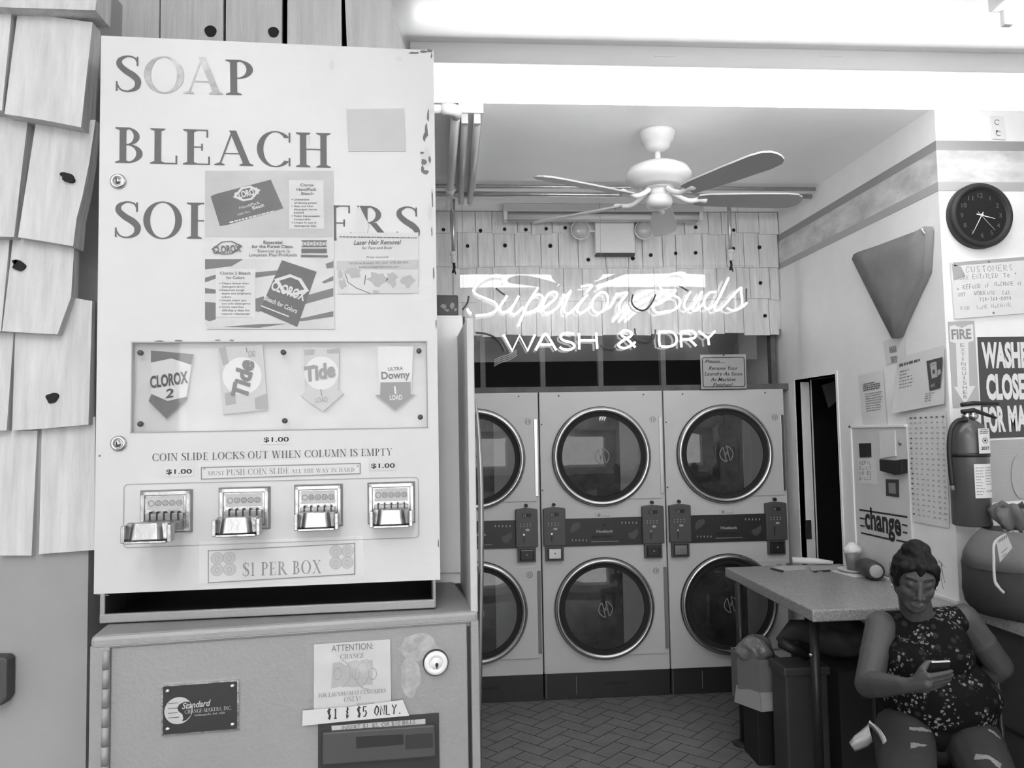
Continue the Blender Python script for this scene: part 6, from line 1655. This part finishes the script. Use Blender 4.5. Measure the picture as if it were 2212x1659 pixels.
# blouse: near-black cloth printed with pale flowers
m = bpy.data.materials.new('flowered_cloth'); m.use_nodes = True; MATS['flowered_cloth'] = m
nt = m.node_tree; N = nt.nodes; L = nt.links; b = N['Principled BSDF']; b.inputs['Roughness'].default_value = .8; b.inputs['Specular IOR Level'].default_value = .15
tc = N.new('ShaderNodeTexCoord')
def noise(scale, det=3):
    n = N.new('ShaderNodeTexNoise'); n.inputs['Scale'].default_value = scale; n.inputs['Detail'].default_value = det
    L.new(tc.outputs['Object'], n.inputs['Vector']); return n
def ramp(src, p0, p1, c0=0, c1=1):
    r = N.new('ShaderNodeValToRGB'); e = r.color_ramp.elements; e[0].position = p0; e[1].position = p1
    e[0].color = (c0, c0, c0, 1); e[1].color = (c1, c1, c1, 1); L.new(src, r.inputs['Fac']); return r.outputs['Color']
def mul(a, c, op='MULTIPLY'):
    n = N.new('ShaderNodeMath'); n.operation = op; L.new(a, n.inputs[0])
    if isinstance(c, float): n.inputs[1].default_value = c
    else: L.new(c, n.inputs[1])
    return n.outputs[0]
def voro(scale):
    n = N.new('ShaderNodeTexVoronoi'); n.inputs['Scale'].default_value = scale
    L.new(tc.outputs['Object'], n.inputs['Vector']); return n.outputs['Distance']
mask = ramp(noise(9, 2).outputs['Fac'], .50, .54)
fl = mul(mul(ramp(voro(62), .36, .44, 1, 0), ramp(noise(120, 2).outputs['Fac'], .42, .55)), mask)
dots = mul(ramp(voro(24), .22, .30, 1, 0), .02)
tot = mul(mul(fl, .26), dots, 'MAXIMUM'); tot = mul(tot, .006, 'ADD')
cb_ = N.new('ShaderNodeCombineColor')
for i in range(3): L.new(tot, cb_.inputs[i])
L.new(cb_.outputs[0], b.inputs['Base Color'])

def remesh(mb, name, m, parent, voxel, smooth=4, wob_=None):
    """close all the overlapping shapes of mb into one continuous skin"""
    me = mb.mesh('tmp', None); ob = bpy.data.objects.new('tmp', me); COL.objects.link(ob)
    r = ob.modifiers.new('r', 'REMESH'); r.mode = 'VOXEL'; r.voxel_size = voxel; r.use_smooth_shade = True
    if smooth:
        s = ob.modifiers.new('s', 'SMOOTH'); s.iterations = smooth; s.factor = .5
    bpy.context.view_layer.update()
    dg = bpy.context.evaluated_depsgraph_get()
    me2 = bpy.data.meshes.new_from_object(ob.evaluated_get(dg))
    bpy.data.objects.remove(ob); bpy.data.meshes.remove(me)
    off = V((0, 0, 0)); p = parent
    while p is not None: off += V(p.location); p = p.parent
    if wob_:
        for v in me2.vertices: v.co = wob_(v.co)
    me2.transform(Matrix.Translation(-off)); me2.name = name
    me2.polygons.foreach_set('use_smooth', [True] * len(me2.polygons))
    me2.materials.clear(); me2.materials.append(m)
    o = bpy.data.objects.new(name, me2); COL.objects.link(o); o.parent = parent
    return o

pe = thing('person', 'woman with her hair in a bun sitting by the table, looking down at her phone', 'person', (1.86, 3.0, 0))
A_ = lambda u, v, y: at(u, v, y=y)
# ---- skeleton points, read where the photograph shows them
Hc = A_(1977, 1243, 2.93)
neck0 = A_(1990, 1338, 3.03); 
shR, shL = A_(1903, 1352, 3.03), A_(2082, 1336, 3.06)
elR, wrR = A_(1876, 1478, 2.93), A_(1958, 1481, 2.70)
elL, wrL = A_(2160, 1440, 3.06), A_(2116, 1482, 3.13)
hipR, hipL = A_(1952, 1592, 3.0), A_(2092, 1585, 3.02)
knR, knL = A_(1972, 1775, 2.44), A_(2172, 1760, 2.44)
bf = V((-.42, -.90, 0)).normalized(); bs_ = V((-bf.y, bf.x, 0)); up_ = V((0, 0, 1))
if bs_.x < 0: bs_ = -bs_
AX = (bs_, bf, up_)
chest, belly, hips = A_(1990, 1408, 3.04), A_(2026, 1503, 3.02), A_(2025, 1572, 3.04)
def torso(mb, g):
    mb.ball(chest, .172 + g, .125 + g, .15 + g, AX, 32, 20)
    mb.ball(belly, .205 + g, .165 + g, .15 + g, AX, 32, 20)
    mb.ball(hips, .205 + g, .165 + g, .105 + g, AX, 32, 20)
    for u, v in ((1957, 1428), (2043, 1422)):
        mb.ball(A_(u, v, 2.955), .078 + g, .07 + g, .072 + g, AX, 24, 14)
    mb.cap(neck0 + V((0, .01, -.03)), shR + V((.035, .01, -.006)), .054 + g, .046 + g); mb.cap(neck0 + V((0, .01, -.03)), shL + V((-.035, 0, -.006)), .052 + g, .044 + g)
    if g: mb.ball(neck0 + V((-.004, -.016, -.022)), .088, .080, .050, AX, 24, 14)
    return mb
# head frame: tipped down, turned a little to the right of the picture
hf = V((-.36, -.92, 0)).normalized(); hf = (hf * math.cos(math.radians(24)) - up_ * math.sin(math.radians(24))).normalized()
hr = hf.cross(up_).normalized(); hr = hr if hr.x > 0 else -hr
hu = hr.cross(hf); hu = hu if hu.z > 0 else -hu
tl = math.radians(-4); hr, hu = hr * math.cos(tl) + hu * math.sin(tl), hu * math.cos(tl) - hr * math.sin(tl)
HS = .94
HP = lambda r, f_, u: Hc + (hr * r + hf * f_ + hu * u) * HS
HA = (hr, hf, hu)
bd = torso(MB(), 0.0)
def hb(r, f_, u, a, b_=None, c=None, nu=28, nv=18): bd.ball(HP(r, f_, u), a * HS, (b_ or a) * HS, (c or a) * HS, HA, nu, nv)
def hc(p, q, r0, r1=None): bd.cap(HP(*p), HP(*q), r0 * HS, (r1 if r1 is not None else r0) * HS, 12)
hb(0, 0, .005, .076, .092, .096); hb(0, .022, -.045, .071, .068, .066)
for s in (1, -1):
    hb(s * .034, .058, -.030, .028); hc((s * .050, .010, -.060), (s * .014, .066, -.100), .026, .022)
    hb(s * .0150, .097, -.041, .0100); hb(s * .031, .0745, .010, .0150); hc((s * .044, .066, .036), (s * .014, .076, .034), .010, .011)
    hb(s * .078, -.006, -.020, .011, .022, .031)
hb(0, .074, -.102, .023); hb(0, .036, -.114, .036)
hc((0, .086, .020), (0, .108, -.034), .0078, .0130); hb(0, .107, -.037, .0130)
hc((-.021, .086, -.0795), (0, .098, -.0735), .005, .0060); hc((.021, .086, -.0795), (0, .098, -.0735), .005, .0060)
hc((-.016, .087, -.0845), (0, .096, -.0850), .0055, .0072); hc((.016, .087, -.0845), (0, .096, -.0850), .0055, .0072)
bd.cap(neck0 + V((0, .015, -.05)), HP(0, -.022, -.07), .062, .056)
# arms
for sh_, el, wr in ((shR, elR, wrR), (shL, elL, wrL)):
    bd.ball(sh_, .057, nu=20, nv=12); bd.cap(sh_, el, .057, .050); bd.ball((sh_ + el) / 2, .0555, nu=20, nv=12)
    mid = el + (wr - el) * .35; bd.cap(el, mid, .048, .046); bd.cap(mid, wr, .045, .027)
# right hand round the phone
PT, PB = A_(2032, 1429, 2.615), A_(2018, 1489, 2.675)
pu = (PT - PB).normalized(); pr_ = (A_(2052, 1431, 2.615) - A_(2012, 1426, 2.615)).normalized(); pr_ = (pr_ - pu * pr_.dot(pu)).normalized()
pn = pr_.cross(pu)
if pn.y > 0: pn = -pn                                  # back of the phone, towards the camera
pm = (PT + PB) / 2; PH, PW_, PD = (PT - PB).length, .066, .009
Pk = lambda r, u, n=0: pm + pr_ * r + pu * u + pn * n
def chain(pts, r):
    for i in range(len(pts) - 1): bd.cap(pts[i], pts[i + 1], r[i], r[i + 1], 10)
kn_ = [Pk(-.045, .022, .022), Pk(-.048, .003, .027), Pk(-.048, -.016, .028), Pk(-.044, -.034, .024)]
for p in kn_: bd.cap(wrR + (p - wrR) * .12, p, .022, .0135, 12)
bd.cap(wrR, (kn_[1] + kn_[2]) / 2, .027, .019)
for p, (m_, t, tip) in zip(kn_, ((-.010, .022, .030), (-.006, .028, .012), (-.008, .024, -.006), (-.012, .014, -.022))):
    u0 = (p - pm).dot(pu)
    chain([p, Pk(m_, u0 + .004, .020), Pk(t, u0 + (tip - u0) * .8, .0155), Pk(t + .014, tip, .012)], [.0105, .0095, .0085, .0072])
chain([wrR + (kn_[0] - wrR) * .45, Pk(-.052, .030, -.004), Pk(-.034, .044, -.014), Pk(-.014, .046, -.0145)], [.016, .0125, .0105, .0082])
# left hand resting against the hip
hd = V((-.45, .25, -.8)).normalized(); hs = hd.cross(bf).normalized()
bd.cap(wrL, wrL + hd * .07, .026, .022)
for k in range(4):
    q = wrL + hd * .075 + hs * (k - 1.5) * .019
    chain([q, q + hd * .034 + V((0, 0, -.004)), q + hd * (.058 if k in (1, 2) else .05) + V((0, 0, -.014)), q + hd * (.078 if k in (1, 2) else .065) + V((0, 0, -.028))], [.0105, .0095, .0085, .0072])
chain([wrL + hd * .025 - hs * .02, wrL + hd * .055 - hs * .042, wrL + hd * .082 - hs * .048], [.013, .0105, .0085])
# legs under the jeans, feet on the floor
anR, anL = V((knR.x - .02, 2.46, .085)), V((knL.x - .02, 2.48, .085))
for hp_, kn, an in ((hipR, knR, anR), (hipL, knL, anL)):
    bd.cap(hp_, kn, .098, .066); bd.cap(kn, an, .060, .036); bd.cap(an + V((0, .03, -.04)), an + V((-.06, -.16, -.055)), .038, .026)
body = remesh(bd, 'body', MATS['skin'], pe, .0042, 3)
body.data.materials.append(MATS['lip_skin'])
ctr = HP(0, .095, -.079) - V(pe.location)
for p in body.data.polygons:
    q = V(p.center) - ctr
    r_, f_, u_ = q.dot(hr), q.dot(hf), q.dot(hu)
    if (r_ / .024) ** 2 + (u_ / .0115) ** 2 < 1 and f_ > -.012: p.material_index = 1
# blouse, ending at neckline, armholes and hem
bl = torso(MB(), .013)
blo = remesh(bl, 'blouse', MATS['flowered_cloth'], pe, .006, 4, lambda c: c + V((math.sin(c.z * 55 + c.x * 20), math.sin(c.z * 48 - c.x * 26), 0)) * .0022)
# jeans
jn = MB()
jn.ball(hips + V((0, 0, -.035)), .205, .17, .095, AX, 32, 20)
for hp_, kn, an in ((hipR, knR, anR), (hipL, knL, anL)):
    jn.cap(hp_ + V((0, 0, .004)), kn, .112, .078); jn.cap(kn, an + V((0, 0, .03)), .075, .055)
jno = remesh(jn, 'jeans', MATS['denim'], pe, .007, 5)
# shoes
for an in (anR, anL):
    s = MB(); s.cap(an + V((.002, .035, -.042)), an + V((-.062, -.17, -.053)), .041, .032, 16)
    for i, p in enumerate(s.v): s.v[i] = V((p.x, p.y, max(p.z, .001)))
    s.build('shoe', MATS['dark_grey'], pe)
# hair drawn up into a bun
hh = MB()
def hball(r, f_, u, a, b_, c): hh.ball(HP(r, f_, u), a * HS, b_ * HS, c * HS, HA, 32, 20)
hball(0, -.024, .016, .087, .094, .092); hball(-.045, -.015, -.005, .043, .07, .07); hball(.045, -.015, -.005, .043, .07, .07); hball(0, .016, .074, .062, .052, .034)
hball(-.008, -.012, .118, .040, .042, .036); hball(.012, -.02, .106, .040, .05, .030); hball(-.024, -.022, .102, .035, .045, .03)
hh.cap(HP(-.03, -.06, .09), HP(.014, .02, .128), .02, .014).cap(HP(-.05, .02, .07), HP(-.01, .022, .115), .014, .016).cap(HP(.055, .02, .06), HP(.016, .022, .112), .014, .016).cap(HP(-.02, .062, .075), HP(.005, .028, .112), .012, .014).cap(HP(.02, .06, .078), HP(.01, .026, .112), .012, .014)
hh.cap(HP(0, .070, .080), HP(0, .0865, .060), .022, .008)
for s in (1, -1): hh.cap(HP(s * .055, .045, .068), HP(s * .070, .036, .014), .020, .011).cap(HP(s * .030, .064, .076), HP(s * .058, .052, .054), .016, .012)
hro = remesh(hh, 'hair', MATS['hair'], pe, .0045, 3, lambda c: c + V((math.sin(c.z * 160 + c.x * 90), math.sin(c.x * 170 + c.z * 60), 0)) * .0012)
for s in (1, -1):
    MB().tube(smoothpts([HP(s * .050, .072, .031), HP(s * .041, .083, .038), HP(s * .028, .0905, .039), HP(s * .014, .0925, .033)], 3), [.0018] + [.0030] * 7 + [.0034] * 2, 8).build('eyebrow', MATS['black'], pe)
    MB().tube(smoothpts([HP(s * .0465, .0735, .002), HP(s * .040, .0840, -.0005), HP(s * .031, .0872, -.0015), HP(s * .021, .0840, .0000), HP(s * .0165, .079, .003)], 3), .0026, 6).build('eyelashes', MATS['black'], pe)
    MB().ball(HP(s * .081, .004, -.054), .0045, nu=10, nv=8).build('earring', MATS['chrome'], pe)
rr = random.Random(21); fh = MB()
for k in range(9):
    s = rr.choice((-1, 1)); p = HP(s * .078, -.01, rr.uniform(.0, .08)); fh.tube([p, p + hr * s * rr.uniform(.006, .016) + V((0, 0, rr.uniform(-.02, .02))), p + hr * s * rr.uniform(.008, .024) + V((0, 0, rr.uniform(-.06, -.02)))], .0007, 5)
fh.build('loose_strands', MATS['hair'], pe)
# phone, held in her right hand
ph = thing('mobile_phone', 'dark mobile phone held in the seated woman\'s hand', 'phone', pm)
def slab(mb, r0, r1, u0, u1, n0, n1):
    return mb.hexa([Pk(r0, u0, n0), Pk(r1, u0, n0), Pk(r1, u0, n1), Pk(r0, u0, n1), Pk(r0, u1, n0), Pk(r1, u1, n0), Pk(r1, u1, n1), Pk(r0, u1, n1)])
slab(MB(), -PW_ / 2, PW_ / 2, -PH / 2, PH / 2, -.0035, .0045).build('case', MATS['phone_body'], ph, bevel=.003)
slab(MB(), -PW_ / 2 + .002, PW_ / 2 - .002, PH / 2 - .0015, PH / 2 + .0015, -.003, .004).build('top_edge', MATS['phone_edge_glint'], ph, bevel=.001)
slab(MB(), -PW_ / 2 + .004, PW_ / 2 - .004, -PH / 2 + .006, PH / 2 - .006, -.0042, -.0034).build('screen', MATS['pod_grey'], ph)

# ---- frayed rips in the jeans, laid on the cloth
def patch(obj, pts, m, parent, name, n=18, k=4, off=.0025):
    me = obj.data; o0 = V(obj.parent.location)
    bv = BVHTree.FromPolygons([tuple(v.co + o0) for v in me.vertices], [list(p.vertices) for p in me.polygons])
    top, bot = pts; rows = []
    rr = random.Random(len(pts[0]) + int(pts[0][0][0]))
    for j in range(k + 1):
        row = []
        for i in range(n + 1):
            t = i / n
            def lerp(P):
                x = t * (len(P) - 1); a = min(int(x), len(P) - 2); f_ = x - a
                return V(P[a]) * (1 - f_) + V(P[a + 1]) * f_
            q = lerp(top) * (1 - j / k) + lerp(bot) * (j / k); q += V((rr.uniform(-.8, .8), rr.uniform(-1.0, 1.0)))
            d = ray(q.x, q.y).normalized(); loc, nor, ix, ds = bv.ray_cast(ORG, d)
            row.append((loc if loc is not None else ORG + d * 2.7) - d * off)
        rows.append(row)
    o = MB().grid(rows).build(name, MATS[m], parent, fix=False); o['label'] = 'pale frayed rip in the jeans'
for P in (([(1964, 1571), (1990, 1571), (2013, 1577)], [(1964, 1576), (1995, 1580), (2013, 1582)]), ([(1967, 1603), (1985, 1606), (2003, 1609)], [(1967, 1617), (1985, 1612), (1998, 1613)]),
          ([(2134, 1574), (2148, 1581), (2160, 1592)], [(2134, 1577), (2148, 1586), (2161, 1597)]), ([(2108, 1628), (2135, 1631), (2164, 1650)], [(2104, 1641), (2135, 1639), (2160, 1662)])):
    patch(jno, P, 'thread', pe, 'frayed_rip')

# ---- her folding chair
ch = thing('folding_chair', 'dark metal folding chair the woman is sitting on', 'chair', (1.9, 2.95, 0))
sz = .415
st_ = MB(); c = (hipR + hipL) / 2 + V((0, -.05, 0)); c.z = sz
q = [c - bs_ * .21 + bf * .20, c + bs_ * .21 + bf * .20, c + bs_ * .20 - bf * .22, c - bs_ * .20 - bf * .22]
st_.hexa([p + V((0, 0, -.022)) for p in q] + [p for p in q]); st_.build('seat', MATS['black'], ch, bevel=.012)
for s, side in ((-1, q[3]), (1, q[2])):
    e = c + bs_ * .225 * s
    top = e - bf * .25 + V((0, 0, .42)); kn = e - bf * .16 + V((0, 0, .02)); ft = V((e.x, e.y, 0)) + bf * .24; ft.z = .012
    MB().tube(smoothpts([top, top + (kn - top) * .5, kn, kn + (ft - kn) * .5, ft], 4), .0115, 10).build('leg', MATS['dark_metal'], ch)
    r0 = V((e.x, e.y, 0)) - bf * .27; r0.z = .012
    MB().tube(smoothpts([e + bf * .13 + V((0, 0, -.02)), e + V((0, 0, -.12)), e - bf * .14 + V((0, 0, -.27)), r0], 4), .0115, 10).build('leg', MATS['dark_metal'], ch)
bk_ = [c + bs_ * .225 * s - bf * .25 + V((0, 0, .42)) for s in (-1, 1)]
MB().grid([[bk_[0] + (bk_[1] - bk_[0]) * (i / 8) - bf * (.03 * math.sin(math.pi * i / 8)) + V((0, 0, -.17 * j)) for i in range(9)] for j in (0, 1)]).build('backrest', MATS['black'], ch, solid=.01)
# chrome rail and pale cloth hanging at the chair's left side
w0 = A_(1884, 1566, 2.86); 
MB().tube(smoothpts([A_(1878, 1560, 2.88), A_(1892, 1572, 2.86), A_(1908, 1595, 2.83), A_(1917, 1625, 2.80), A_(1919, 1665, 2.78)], 4), .011, 12).build('side_rail', MATS['chrome'], ch)
cl = MB(); rows = []
for (u0, v0, u1, v1) in ((1876, 1566, 1884, 1602), (1862, 1578, 1874, 1612), (1846, 1590, 1860, 1618), (1834, 1604, 1846, 1622)):
    rows.append([A_(u0 + (u1 - u0) * t, v0 + (v1 - v0) * t, 2.87 - .03 * math.sin(math.pi * t) + .006 * math.sin(t * 14 + u0)) for t in [k / 8 for k in range(9)]])
cl.grid(rows)
tag(cl.build('white_cloth', MATS['paper_grey'], solid=.006), 'pale cloth hanging over the side rail of the folding chair', 'cloth')
